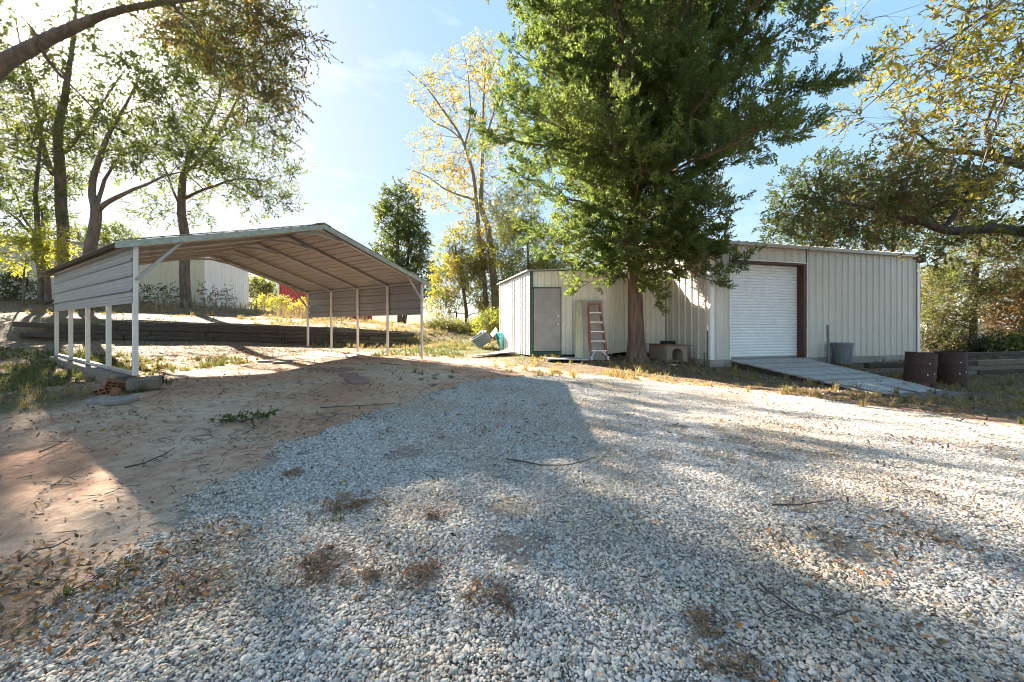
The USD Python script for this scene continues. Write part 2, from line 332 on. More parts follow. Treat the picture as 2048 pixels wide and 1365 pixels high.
def gz(x, y):
    x, y = np.broadcast_arrays(np.asarray(x, float), np.asarray(y, float)); shp = x.shape
    x, y = x.ravel(), y.ravel(); q = np.stack([np.clip(x, -45, 45), np.clip(y, -12, 45)], 1)
    lo, up = RL(q), RU(q)
    d = np.stack([x, y], 1) - WA; t = d @ WD; s = d @ WN
    out = np.maximum(-t, t - WL); w = .05 + 1.0 * np.clip(out, 0, 3.5)
    z = lo + (np.maximum(up, lo) - lo) * sstep(-w, w, s - .12 - .35 * np.clip(out, 0, 3))
    far = np.where(x < -14, 46.0, 29 + 17 * np.clip((-10 - x) / 4, 0, 1)); r = np.maximum(y - far, np.abs(x) - 42)
    z = z + (-3 - z) * sstep(0, 14, r)
    z = z * sstep(-30, -10, y)
    p = np.stack([x, y, 0 * x], 1)
    return (z + .05 * (meshkit.fbm(p * .7, 3, 3) - .5) + .018 * (meshkit.fbm(p * 3.0, 3, 5) - .5)).reshape(shp)
def g1(x, y): return float(gz(np.array([x]), np.array([y]))[0])
def on(px, py, d0=None):
    """the ground point seen in a measured direction"""
    k = (px - 1024) / FPX; s = (py - HZ) / FPX; ds = np.linspace(1.0, 45, 1500)
    h = EYE - s * ds - gz(k * ds, ds); i = np.argmax(h < 0); d = ds[i]
    return V3(k * d, d, g1(k * d, d))

# driveway gravel outline, metres
GPX = [(1145, 757), (1060, 755), (1000, 757), (930, 770), (860, 792), (800, 812), (730, 832), (640, 868), (560, 908), (480, 955), (420, 1003), (355, 1050), (300, 1090), (205, 1165), (110, 1250), (0, 1330)]
gl = [on(*p)[:2] for p in GPX] + [V3(-1.9, 1.0), V3(-1.5, -1.5), V3(16, -1.5), V3(17, 4.5)] + [on(*p)[:2] for p in ((2047, 862), (1850, 828), (1700, 808), (1560, 792), (1400, 775), (1280, 764))]
GPOLY = np.array(gl)
from shapely.geometry import Polygon, Point
import shapely
GP = Polygon(GPOLY).buffer(0)
def gdist(x, y):
    """signed distance to the gravel's edge, positive inside"""
    pts = shapely.points(np.asarray(x, float), np.asarray(y, float))
    return np.where(shapely.contains(GP, pts), 1, -1) * shapely.distance(GP.boundary, pts)

def axis(lo, hi, fine, far, n):
    a = np.arange(lo, hi + 1e-6, fine); e = np.geomspace(fine, far, n)
    return np.concatenate([lo - np.cumsum(e)[::-1], a, hi + np.cumsum(e)])
gxs, gys = axis(-18, 17, .16, 60, 38), axis(-1.5, 19, .16, 60, 38)
X, Y = np.meshgrid(gxs, gys, indexing='ij')
Zg = gz(X, Y)
gd = gdist(X.ravel(), Y.ravel()).reshape(X.shape)
P2 = np.stack([X, Y, 0 * X], -1)
nz = meshkit.fbm(P2 * .9, 4, 11) - .5
def blob(cx, cy, rx, ry, rot=0.0):
    c, s = math.cos(rot), math.sin(rot); dx, dy = X - cx, Y - cy
    return np.clip(1.25 - np.hypot((dx * c + dy * s) / rx, (-dx * s + dy * c) / ry), 0, 1)
cl_ = V3(-5, 9.8)
m_grav = sstep(-.35, .30, gd + .5 * nz)
# leaf litter and dry grass everywhere but the bare dirt of the yard, the carport and the gravel
dirt = np.clip(np.maximum.reduce([blob(-4.6, 9.3, 4.6, 3.4, .563 - 1.57 + 1.57), blob(-3.2, 6.3, 3.0, 2.6), blob(-3.6, 3.6, 2.6, 2.1), blob(-1.2, 9.2, 2.4, 1.6), blob(-3.4, 2.4, 1.8, 1.0)]) * 2.2 + nz * .9, 0, 1)
road = sstep(-1.2, -.2, gd + nz * .8) * (X > 1.0)
m_veg = np.clip(1 - np.maximum(dirt, road * .8), 0, 1)
m_green = np.clip(np.maximum.reduce([blob(-8.2, 6.2, 2.6, 2.6), blob(-2.2, 14.5, 2.4, 3.2), blob(-.5, 12.2, 1.3, 1.0)]) * 1.5 + nz * .8, 0, 1) * m_veg
idx = np.arange(X.size).reshape(X.shape)
F = np.stack([idx[:-1, :-1], idx[1:, :-1], idx[1:, 1:], idx[:-1, 1:]], -1).reshape(-1, 4)
gm = {'at': ('attribute', {'attribute': 'mask'}), 'sep': ('separate_color', {}), 'tc': ('texture_coordinate', {}), 'po': ('geometry', {}),
      # sandy dirt with red clay patches
      'n1': ('noise_texture', {'scale': .55, 'detail': 5.0, 'roughness': .6}), 'r1': ('rgb_ramp', {'ramp': [(.30, (.58, .46, .35)), (.42, (.54, .405, .295)), (.51, (.50, .335, .23)), (.62, (.43, .24, .15))]}),
      'n2': ('noise_texture', {'scale': 9.0, 'detail': 8.0, 'roughness': .7}), 'r2': ('rgb_ramp', {'ramp': [(.3, (.62, .60, .58)), (.55, (1, 1, 1)), (.8, (1.1, 1.1, 1.1))]}),
      'd1': ('mix_color', {'blend_type': 'multiply', 'fac': 1.0}),
      # litter
      'n3': ('noise_texture', {'scale': 14.0, 'detail': 8.0, 'roughness': .75}), 'r3': ('rgb_ramp', {'ramp': [(.32, (.055, .04, .028)), (.48, (.15, .105, .066)), (.60, (.20, .145, .088)), (.75, (.29, .215, .135))]}),
      'n4': ('noise_texture', {'scale': 18.0, 'detail': 6.0, 'roughness': .7}), 'r4': ('rgb_ramp', {'ramp': [(.3, (.03, .045, .015)), (.55, (.10, .12, .035)), (.75, (.22, .20, .07))]}),
      'm1': ('mix_color', {}), 'm2': ('mix_color', {}), 'm3': ('mix_color', {}),
      # gravel bed between the stones
      'n5': ('noise_texture', {'scale': 30.0, 'detail': 5.0, 'roughness': .7}), 'r5': ('rgb_ramp', {'ramp': [(.3, (.25, .21, .17)), (.6, (.38, .325, .265)), (.8, (.45, .39, .32))]}),
      'vv': ('voronoi_texture', {'scale': 40.0}), 'vr': ('rgb_ramp', {'ramp': [(0, (1, 1, 1)), (.5, (.9, .9, .9)), (.8, (.7, .68, .66))]}), 'm5': ('mix_color', {'blend_type': 'multiply', 'fac': .8}),
      'e1': ('math', {'math_type': 'multiply_add', 'value2': .9, 'value3': -.45}), 'ea': ('math', {'math_type': 'add'}), 'es': ('map_range', {'from_min': .35, 'from_max': .65, 'to_min': 0.0, 'to_max': 1.0, 'clamp': True}),
      'fa': ('math', {'math_type': 'add'}), 'fs': ('map_range', {'from_min': .35, 'from_max': .65, 'to_min': 0.0, 'to_max': 1.0, 'clamp': True}),
      'bu': ('bump', {'strength': .9, 'distance': .03}), 'n6': ('noise_texture', {'scale': 3.2, 'detail': 7.0, 'roughness': .65}), 'b6': ('bump', {'strength': .8, 'distance': .14}), 'p': ('principled_bsdf', {'roughness': .95, 'specular_ior_level': .2})}
gmat = mat('yard_soil', gm, [('at.color', 'sep.color')] + [('po.position', k + '.vector') for k in ('n1', 'n2', 'n3', 'n4', 'n5', 'vv')] + [
    ('n1.fac', 'r1.fac'), ('n2.fac', 'r2.fac'), ('r1.color', 'd1.a'), ('r2.color', 'd1.b'), ('n3.fac', 'r3.fac'), ('n4.fac', 'r4.fac'), ('n5.fac', 'r5.fac'),
    ('vv.distance', 'vr.fac'), ('r5.color', 'm5.a'), ('vr.color', 'm5.b'),
    ('n2.fac', 'e1.value1'), ('e1.value', 'ea.value1'), ('sep.g', 'ea.value2'), ('ea.value', 'es.value'), ('es.result', 'm1.fac'), ('d1.result', 'm1.a'), ('r3.color', 'm1.b'),
    ('sep.b', 'm2.fac'), ('m1.result', 'm2.a'), ('r4.color', 'm2.b'),
    ('e1.value', 'fa.value1'), ('sep.r', 'fa.value2'), ('fa.value', 'fs.value'), ('fs.result', 'm3.fac'), ('m2.result', 'm3.a'), ('m5.result', 'm3.b'),
    ('m3.result', 'p.base_color'), ('po.position', 'n6.vector'), ('n6.fac', 'b6.height'), ('b6.normal', 'bu.normal'), ('n3.fac', 'bu.height'), ('bu.normal', 'p.normal')], 'p.BSDF')
gp = obj('ground', (np.stack([X, Y, Zg], -1).reshape(-1, 3), F), gmat, smooth=True, kind='structure')
UsdGeom.PrimvarsAPI(stage.GetPrimAtPath(gp)).CreatePrimvar('mask', Sdf.ValueTypeNames.Color3fArray, 'vertex').Set(
    Vt.Vec3fArray.FromNumpy(np.stack([m_grav, m_veg, m_green], -1).reshape(-1, 3).astype(np.float32)))

# ---------------------------------------------------------------- carport
th = .563
CW, CL = V3(math.sin(th), math.cos(th), 0), V3(-math.cos(th), math.sin(th), 0)
C0, WID, LEN = V3(-5.744, 5.794, 0), 5.95, 5.805
UP = V3(0, 0, 1)
zb = lambda u, v: (.52 * (1 - u) * (1 - v) + .366 * u * (1 - v) + .595 * (1 - u) * v + .57 * u * v)
cp = lambda u, v, z: C0 + CW * u * WID + CL * v * LEN + UP * z
EAV, RDG = 2.56, 3.47
slope = (RDG - EAV) / (WID / 2); cs = 1 / math.hypot(1, slope)
cport = thing('carport', 'open grey metal carport with a low gabled roof on slim posts left of the gravel', 'carport', (0, 0, 0))
for u in (0, 1):
    for i in range(5):
        v = i / 4
        top = 2.50
        obj('post', MB().bar(cp(u, v, zb(u, v)), cp(u, v, top), .062, .062, up=CW, bev=.006), M['postpaint'], cport)
rail = MB().bar(cp(0, -.005, .545), cp(0, 1.005, .62), .06, .055, bev=.005); obj('base_rail', rail, M['galvtube'], cport)
for u in (0, 1): obj('eave_rail', MB().bar(cp(u, -.01, 2.53), cp(u, 1.01, 2.53), .06, .06, bev=.005), M['galvtube'], cport)
for i in range(5):
    v = i / 4 if i else .012
    b = MB(); nrm = .045
    for s in (0, 1):
        b.bar(cp(s, v, EAV - .03), cp(.5, v, RDG - .03), .06, .06, bev=.005)
    obj('rafter', b, M['galvtube'], cport)
    b = MB().bar(cp(.5 - .085, v, RDG - slope * .085 * WID - .075), cp(.5, v, RDG - .16), .05, .045).bar(cp(.5, v, RDG - .16), cp(.5 + .085, v, RDG - slope * .085 * WID - .075), .05, .045)
    obj('peak_brace', b, M['galvtube'], cport)
for u, v in ((0, .0), (1, .0), (1, 1), (0, 1)):
    sg = 1 if u == 0 else -1; off = CL * (-.035 if v == 0 else .035)
    obj('corner_brace', MB().bar(cp(u, v, 1.98) + off, cp(u + sg * .095, v, EAV + .095 * WID * slope - .05) + off, .045, .045, bev=.004), M['galvtube'], cport)
# roof sheets: ribs run along the ridge
OH, OV = .24, .10
for sg in (0, 1):
    dirn = (CW if sg == 0 else -CW) * cs + UP * slope * cs
    o0 = cp(sg, 0, EAV) - dirn * OH / cs * 1.0 - CL * OV
    nn = np.cross(CL, dirn); nn = nn if nn[2] > 0 else -nn
    full = (WID / 2) / cs + OH / cs; k = 4; w = full / k
    for j in range(k):
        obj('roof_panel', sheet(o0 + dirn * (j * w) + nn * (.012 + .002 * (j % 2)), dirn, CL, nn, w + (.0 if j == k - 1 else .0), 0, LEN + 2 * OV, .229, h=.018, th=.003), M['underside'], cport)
    # trim along the gable edges and the eave
    for v_, nm in ((-OV, 'gable_trim'), (LEN + OV, 'gable_trim')):
        p0 = o0 + CL * (OV + v_) + nn * .0; p1 = p0 + dirn * full
        sgn = -1 if v_ < 0 else 1
        b = MB().box((p0 + p1) / 2 + CL * sgn * .006 - UP * .028, (p1 - p0) / 2, CL * .004, UP * .050)
        b.box((p0 + p1) / 2 - CL * sgn * .055 + nn * .042, (p1 - p0) / 2, CL * .06, nn * .003)
        obj(nm, b, M['rooftrim'], cport)
rc = cp(.5, 0, RDG + .065)
obj('ridge_cap', MB().box(rc + CL * LEN / 2 + CW * .08 - UP * .026, CL * (LEN / 2 + OV), CW * .085 * 1 - UP * .026, UP * .004).box(rc + CL * LEN / 2 - CW * .08 - UP * .024, CL * (LEN / 2 + OV), CW * .085 + UP * .026, UP * .004), M['rooftop'], cport)
for u, m_, nm in ((0, 'galv', 'side_panel'), (1, 'underside', 'side_panel')):
    sg = -1 if u == 0 else 1
    o = cp(u, 0, 1.624) + CW * sg * .036 - CL * .02
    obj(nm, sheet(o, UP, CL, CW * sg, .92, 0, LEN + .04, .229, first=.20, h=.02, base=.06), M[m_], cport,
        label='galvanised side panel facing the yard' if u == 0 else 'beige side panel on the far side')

# sill timbers and block under the carport's left posts
def tim(name, a, b, w, h, m, parent='/World', **kw):
    return obj(name, MB().bar(a, b, w, h, bev=.012), M[m], parent, **kw)
a0, a1 = cp(0, .05, .41) - CW * .03, cp(0, .42, .45) - CW * .03
tim('sill_timber', a0, a1, .24, .2, 'timber_grey', label='weathered sill timber under the front posts of the carport', cat='timber')
a0, a1 = cp(0, .425, .44) - CW * .01, cp(0, 1.0, .50) - CW * .01
tim('sill_timber', a0, a1, .22, .19, 'timber_grey', label='weathered sill timber under the rear posts of the carport', cat='timber')
c = cp(.015, -.01, .39)
obj('stone_block', MB().box(c, CW * .20, CL * .09 + CW * .03, UP * .10, .03), M['timber_grey'], label='rough grey block carrying the front left carport post', cat='block')

# ---------------------------------------------------------------- retaining wall of timbers
rw = thing('retaining_wall', 'long low retaining wall of dark stacked railway timbers behind the carport', 'retaining wall')
rr = np.random.default_rng(3)
H = .155
for row in range(6):
    t = [-.1, .35, -.55, .15, -.7, .2][5 - row] + (1.4 if row < 1 else 0)
    end = WL - [0.0, .3, .55, 1.1, 1.2, 1.5][row] + .9
    first = True
    while t < end - .4:
        L = min(rr.choice([2.44, 2.44, 2.1, 1.5]), end - t); 
        ta, tb = t + .006, t + L - .006
        pts = []
        for q in (ta, tb):
            f = np.clip(q / WL, 0, 1); ztop = 1.58 + (1.18 - 1.58) * f ** .8
            p = WA + WD * q + WN * (row * -.012 + rr.normal() * .012)
            pts.append(V3(p[0], p[1], ztop - H * (row + .5) + rr.normal() * .006))
        green = (ta > 6.6 and rr.random() < .75)
        m_ = 'timber_green' if green else 'timber'
        # row 0 is the top course, it stops short on the right
        if not (row == 0 and tb > WL - .9) : obj('timber', MB().bar(pts[0], pts[1], .20, H - .008, bev=.012), M[m_], rw)
        t += L

# ---------------------------------------------------------------- main metal building
A0, ad, gdv = V3(5.846, 11.2, 0), V3(.9664, .2572, 0), V3(-.2572, .9664, 0)
mb = lambda a, g, z: A0 + ad * a + gdv * g + UP * z
LA, LG, SILL, EV, RG = 8.85, 8.8, .30, 3.81, 4.49
bld = thing('metal_workshop', 'cream ribbed metal building with a white roll-up door behind the cedar', 'building')
D0, D1, DT = .70, 3.66, 3.23
x = 0.0
def wallpan(a0, a1, z0, z1, first): obj('wall_panel', sheet(mb(a0, 0, 0), ad, UP, -gdv, a1 - a0, z0, z1, .295, h=.030, base=.075, top=.028, first=first), M['cream'], bld)
wallpan(.05, D0 - .03, SILL, EV, .17)
k = 3; w = (D1 - D0) / k
for i in range(k): wallpan(D0 + i * w, D0 + (i + 1) * w, DT + .05, EV, .15)
k = 6; w = (LA - .05 - D1 - .05) / k
for i in range(k): wallpan(D1 + .05 + i * w, D1 + .05 + (i + 1) * w, SILL, EV, .10)
rk = lambda g: EV + (RG - EV) * (1 - abs(g - LG / 2) / (LG / 2))
k = 10; w = (LG - .1) / k
for i in range(k):
    g0 = .05 + i * w
    obj('wall_panel', sheet(mb(0, g0, 0), gdv, UP, -ad, w, SILL, (lambda x, g0=g0: rk(g0 + x) - .01), .29, h=.030, base=.075, top=.028, first=.145), M['cream'], bld)
    obj('wall_panel', sheet(mb(LA, g0, 0), gdv, UP, ad, w, SILL, (lambda x, g0=g0: rk(g0 + x) - .01), .29, h=.030, base=.075, top=.028, first=.145), M['cream'], bld)
for i in range(10):
    a_ = .05 + i * .875
    obj('wall_panel', sheet(mb(a_, LG, 0), ad, UP, gdv, .875, SILL, EV, .29, h=.03, first=.145), M['cream'], bld)
def prism(poly, z0, z1, fr):
    """closed prism over a plan outline given as (a, g) pairs"""
    poly = np.asarray(poly, float); k = len(poly); m_ = MB()
    tm = trimesh.creation.extrude_polygon(Polygon(poly), z1 - z0, engine='earcut')
    return MB().add([fr(v[0], v[1], z0 + v[2]) for v in tm.vertices], tm.faces)
for a_, sa in ((0, 1), (LA, -1)):
    o_, w_, t_ = -.040, .10, .006
    obj('corner_trim', prism([(a_ + sa * p, q) for p, q in ((o_, o_), (w_, o_), (w_, o_ + t_), (o_ + t_, o_ + t_), (o_ + t_, w_), (o_, w_))], SILL + .003, EV - .003, mb), M['whitepaint'], bld)
obj('foundation', MB().box(mb(LA / 2, LG / 2, (SILL - .6) / 2 + .0), ad * (LA / 2 + .02), gdv * (LG / 2 + .02), UP * (SILL + .6 - .004) / 2), M['concrete'], bld)
sc = MB()
for zz_ in (.42, 1.15, 1.95, 2.75, 3.6):
    for a_ in np.arange(.17, LA, .295):
        if D0 - .1 < a_ < D1 + .1 and zz_ < DT: continue
        sc.box(mb(a_ + .045, -.004, zz_ + rng.normal() * .01), ad * .007, gdv * .004, UP * .007)
    for g_ in np.arange(.195, LG, .2933):
        if zz_ < rk(g_): sc.box(mb(-.004, g_ + .045, zz_ + rng.normal() * .01), ad * .004, gdv * .007, UP * .007)
obj('panel_screw', sc, M['brownsteel'], bld, kind='stuff')
# roof
for sg in (0, 1):
    run = LG / 2 + .12; rise = (RG - EV) / (LG / 2); c_ = 1 / math.hypot(1, rise)
    d = (gdv if sg == 0 else -gdv) * c_ + UP * rise * c_
    for i in range(10):
        wv = (LA + .2) / 10
        o = mb(-.1 + i * wv, 0 if sg == 0 else LG, EV + .03) - d * .12
        obj('roof_panel', sheet(o, ad, d, np.cross(ad, d) * (1 if sg == 0 else -1), wv, 0, run / c_, .295, h=.03, first=.14), M['cream_low'], bld)
    for a_ in (-.1, LA + .1):
        p0 = mb(a_, 0 if sg == 0 else LG, EV + .02) - d * .12; p1 = p0 + d * run / c_
        obj('rake_trim', MB().bar(p0, p1, .02, .13), M['cream_low'], bld)
obj('eave_trim', MB().box(mb(LA / 2, -.115, EV - .035), ad * (LA / 2 + .1), gdv * .012, UP * .05), M['cream_low'], bld)
obj('gutter_end', MB().box(mb(LA + .16, -.02, EV - .13), ad * .07, gdv * .09, UP * .12, .01), M['brownsteel'], bld)
# roll-up door
dr = obj('door_frame', MB().box(mb(D1 - .06, .16, (SILL + DT) / 2), ad * .06, gdv * .19, UP * (DT - SILL) / 2).box(mb((D0 + D1) / 2, .16, DT + .03), ad * ((D1 - D0) / 2), gdv * .19, UP * .03), M['brownsteel'], bld)
obj('door_trim', MB().box(mb(D0 - .012, .08, (SILL + DT) / 2), ad * .018, gdv * .12, UP * (DT - SILL) / 2).box(mb((D0 + D1) / 2, -.03, DT + .075), ad * ((D1 - D0) / 2 + .03), gdv * .012, UP * .014).box(mb(D1 + .012, -.02, (SILL + DT) / 2 + .03), ad * .010, gdv * .025, UP * ((DT - SILL) / 2 + .03)), M['whitepaint'], bld)
curt = UsdGeom.Xform.Define(stage, bld + '/roll_door'); ns = 32
for i in range(ns):
    z0 = SILL + .05 + (DT - SILL - .05) * i / ns; z1 = SILL + .05 + (DT - SILL - .05) * (i + 1) / ns - .004; hh = (z1 - z0)
    pr = [(0, .0), (.15, .014), (.5, .022), (.85, .014), (1, .0)]
    vv, ff = [], []
    for a_ in (D0 + .005, D1 - .125):
        for s_, o_ in pr: vv.append(mb(a_, .20 - o_, z0 + hh * s_))
        vv.append(mb(a_, .225, z1)); vv.append(mb(a_, .225, z0))
    n_ = len(pr) + 2
    ff = [[j, (j + 1) % n_, n_ + (j + 1) % n_, n_ + j] for j in range(n_)]
    obj('slat', (np.array(vv), np.array(ff)[:, ::-1] if False else np.array(ff)), M['rollwhite'], str(curt.GetPath()))
obj('bottom_bar', MB().box(mb((D0 + D1) / 2 - .06, .20, SILL + .026), ad * ((D1 - D0) / 2 - .07), gdv * .02, UP * .022), M['galvtube'], str(curt.GetPath()))

# ---------------------------------------------------------------- small lean-to shed
SB = .385
F0, F1, F1b, F2, B0, B1 = V3(.58, 12.3, 0), V3(3.08, 12.4, 0), V3(3.94, 13.5, 0), V3(5.30, 13.15, 0), V3(-.48, 14.6, 0), V3(4.58, 15.84, 0)
HT = {'F0': 3.08, 'F1': 3.13, 'F1b': 3.20, 'F2': 3.24, 'B0': 2.90, 'B1': 3.05}
shed = thing('lean_to_shed', 'small white ribbed metal shed with a grey door, left of the cedar trunk', 'shed')
def run_wall(p, q, zp, zq, m_, pitch, z0=SB, skip=None, width=.9, flip=1, h=.022):
    L = np.linalg.norm(q - p); u = (q - p) / L; n = np.cross(u, UP) * flip
    k = max(1, round(L / width)); w = L / k
    for i in range(k):
        obj('wall_panel', sheet(p + u * i * w, u, UP, n, w, z0, (lambda x, i=i: zp + (zq - zp) * (i * w + x) / L - .01), pitch, h=h), M[m_], shed)
dL, dR = .105, 1.02    # door along F0-F1
u01 = (F1 - F0) / np.linalg.norm(F1 - F0); n01 = np.cross(u01, UP)
zt = lambda s: 3.08 + .05 * s / 2.5
obj('wall_panel', sheet(F0 + u01 * dL, u01, UP, n01, dR - dL, 2.56, (lambda x: zt(x) - .01), .229), M['shedwhite'], shed)
run_wall(F0 + u01 * dR, F1, zt(1.02), 3.13, 'shedwhite', .229, width=.75)
run_wall(F1, F1b, 3.13, 3.20, 'shedwhite', .229, width=.7)
run_wall(F1b, F2, 3.20, 3.24, 'shedwhite', .16, width=.7)
run_wall(B0, F0, 2.90, 3.08, 'shedside', .2, z0=.36, width=.87)
run_wall(B1, B0, 3.05, 2.90, 'shedside', .229)
obj('corner_trim', MB().box(F0 + u01 * .045 + n01 * .03 + UP * (.35 + 3.07) / 2, u01 * .055, n01 * .006, UP * (3.07 - .35) / 2), M['green'], shed)
fr = MB().box(F0 + u01 * ((dL + dR) / 2) + n01 * .012 + UP * 2.55, u01 * (dR - dL) / 2, n01 * .02, UP * .016).box(F0 + u01 * (dR - .012) + n01 * .012 + UP * 1.5, u01 * .012, n01 * .02, UP * 1.03)
obj('door_frame', fr, M['green'], shed)
dd = obj('door', MB().box(F0 + u01 * ((dL + dR) / 2 - .005) + n01 * .0 + UP * 1.51, u01 * ((dR - dL) / 2 - .02), n01 * .022, UP * 1.02, .004), M['door_steel'], shed)
stage.RemovePrim(dd); dx = str(UsdGeom.Xform.Define(stage, dd).GetPath())
obj('door_leaf', MB().box(F0 + u01 * ((dL + dR) / 2 - .005) + n01 * .0 + UP * 1.51, u01 * ((dR - dL) / 2 - .02), n01 * .022, UP * 1.02, .004), M['door_steel'], dx)
for z_, nm in ((1.36, 'handle'), (1.64, 'deadbolt')):
    pc = F0 + u01 * (dR - .10) + n01 * .022 + UP * z_
    b = MB(); b.tm(trimesh.creation.icosphere(2, .032, ).apply_translation(pc + n01 * .05)); b.bar(pc, pc + n01 * .05, .025, .025); b.box(pc, u01 * .035, n01 * .004, UP * .035)
    obj(nm, b, M['alu'], dx)
obj('sill_plate', sheet(F0 + u01 * dL + n01 * .01, u01, UP, n01, dR - dL, .37, .47, .06, h=.012, base=.03, top=.012, minor=False), M['green'], shed)
obj('bottom_skid', MB().bar(F0 + UP * .31 + n01 * -.1, F1 + UP * .31 + n01 * -.1, .1, .1).bar(B0 + UP * .31 + u01 * .15, F0 + UP * .31 + u01 * .15, .1, .1), M['timber'], shed)
sc = MB()
for zz_ in (.46, .95, 1.5, 2.05, 2.6, 2.98):
    for s_ in np.arange(.14, 2.45, .1145):
        if s_ < dR + .02 and zz_ < 2.6: continue
        if rng.random() < .7: sc.box(F0 + u01 * s_ + n01 * .006 + UP * (zz_ + rng.normal() * .03), u01 * .008, n01 * .004, UP * .010)
obj('panel_screw', sc, M['brownsteel'], shed, kind='stuff')
# roof sheet follows the wall tops
ring = [F0, F1, F1b, F2, B1, B0]; zz = [3.08, 3.13, 3.20, 3.24, 3.05, 2.90]; cen = np.mean(ring, 0)
ring2 = [p + (p - cen) / np.linalg.norm(p - cen) * (.11 if i not in (2, 3) else .05) for i, p in enumerate(ring)]
t_ = np.array([p + UP * (z_ + .012) for p, z_ in zip(ring2, zz)]); c_t = t_.mean(0)[None]
top = np.vstack([t_ + [0, 0, .03], c_t + [0, 0, .03], t_, c_t]); f_ = []
for i in range(6):
    j = (i + 1) % 6; f_ += [[i, j, 6], [7 + j, 7 + i, 13], [7 + i, 7 + j, j], [7 + i, j, i]]
obj('roof_sheet', (top, np.array(f_)), M['rooftop'], shed)
# ---------------------------------------------------------------- other buildings
far = thing('white_metal_building', 'long pale ribbed metal building on the bank behind the left trees', 'building')
Cn, Lf, En = V3(-17.8, 22, 0), V3(-32.2, 13.0, 0), V3(-17.6, 25.4, 0)
def farwall(p, q, z0, z1, m_, pitch, th_, nm='wall_panel', flip=1, w0=1.0):
    L = np.linalg.norm(q - p); u = (q - p) / L; n = np.cross(u, UP) * flip; k = round(L / w0); w = L / k
    for i in range(k): obj(nm, sheet(p + u * i * w, u, UP, n, w, z0, z1, pitch, h=.03, base=.09, top=.03, minor=False), M[m_], th_)
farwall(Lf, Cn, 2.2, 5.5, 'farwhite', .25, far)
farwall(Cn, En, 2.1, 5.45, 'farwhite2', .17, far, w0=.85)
bk = V3(-14.4, 9.0, 0) * 0 + (Lf - Cn); E2 = En + (Lf - Cn) * .98
farwall(En, E2, 2.0, 5.4, 'farwhite', .25, far, w0=2.0); farwall(E2, Lf, 2.0, 5.4, 'farwhite', .25, far, w0=2.0)
obj('roof', MB().add([p + UP * 5.52 for p in (Lf, Cn, En, E2)] + [p + UP * 5.62 for p in (Lf, Cn, En, E2)] , [[0, 3, 2, 1], [4, 5, 6, 7], [0, 1, 5, 4], [1, 2, 6, 5], [2, 3, 7, 6], [3, 0, 4, 7]]), M['rooftrim'], far)
red = thing('red_metal_barn', 'red ribbed metal barn seen under the carport roof', 'barn')
ra, rb_ = V3(-21.4, 35, 0), V3(-14, 37.5, 0); rd = V3(-2.2, 6.5, 0)
farwall(ra, rb_, 1.2, 6.3, 'redmetal', .25, red); farwall(rb_, rb_ + rd, 1.2, 6.3, 'redmetal', .3, red); farwall(rb_ + rd, ra + rd, 1.2, 6.3, 'redmetal', .3, red, w0=2); farwall(ra + rd, ra, 1.2, 6.3, 'redmetal', .3, red)
obj('corner_trim', MB().bar(ra + UP * 1.2 + V3(-.05, -.08, 0), ra + UP * 6.3 + V3(-.05, -.08, 0), .16, .16), M['farwhite'], red)
q_ = [ra, rb_, rb_ + rd, ra + rd]
obj('roof', MB().add([p + UP * 6.32 for p in q_] + [(q_[0] + q_[3]) / 2 + UP * 7.4, (q_[1] + q_[2]) / 2 + UP * 5.6], [[0, 1, 5], [0, 5, 4], [2, 3, 4], [2, 4, 5], [1, 2, 5], [3, 0, 4], [0, 3, 2], [0, 2, 1]]), M['rooftop'], red)
tr = thing('white_trailer', 'low white box trailer behind the hedge at the far right', 'trailer')
tz = .35; ta, tb = V3(25.6, 23.5, 0), V3(29.4, 22.6, 0); td = (tb - ta) / np.linalg.norm(tb - ta); tn = V3(-td[1], td[0], 0)
obj('body', MB().box((ta + tb) / 2 + tn * 1.1 + UP * (tz + .55), td * 1.95, tn * 1.1, UP * .55, .03), M['whitepaint'], tr)
obj('roof_edge', MB().box((ta + tb) / 2 + tn * 1.1 + UP * (tz + 1.13), td * 2.0, tn * 1.14, UP * .03), M['whitepaint'], tr)
for s_ in (-1, 1):
    pc = (ta + tb) / 2 + td * s_ * .55 + UP * (tz - .15) - tn * .02
    cy = trimesh.creation.cylinder(.32, .2, sections=20); cy.apply_transform(trimesh.geometry.align_vectors([0, 0, 1], tn)); cy.apply_translation(pc)
    obj('wheel', MB().tm(cy), M['black'], tr)
po = at(1838.5, 650, 24)
pole = obj('utility_pole', MB().tube([(po[0], po[1], -.2), (po[0], po[1], 4.2)], [.11, .09], 10), M['pole'], label='short reddish wooden pole just past the right end of the workshop', cat='pole')
fp = at(912, 648, 26); obj('fence_post', MB().tube([(fp[0], fp[1], fp[2] - .8), (fp[0] + .02, fp[1], fp[2] + .4), (fp[0] + .06, fp[1], 2.35)], [.06, .055, .05], 8), M['barkdark'], label='lone thin wooden post on the rise between carport and shed', cat='post')

# ---------------------------------------------------------------- shed things
zg = g1(1.5, 11.9)
pf = thing('door_platform', 'low wooden step platform before the grey shed door', 'platform')
for i in range(6):
    d_ = i * .142
    a_, b_ = V3(.95 + d_ * .1 + rng.normal() * .02, 12.05 - d_, .32), V3(2.2 + d_ * .1 + rng.normal() * .03, 12.02 - d_, .30)
    obj('board', MB().bar(a_, b_, .134, .035, bev=.006), M[('plank', 'plank3', 'plank2')[i % 3]], pf)
for x_ in (1.05, 2.05): obj('bearer', MB().bar((x_, 12.08, .25), (x_ + .05, 11.3, .25), .09, .09), M['timber_grey'], pf)
obj('support_block', MB().abox((1.05, 11.25, zg - .06), (1.27, 11.42, .20), .01), M['concrete'], pf)

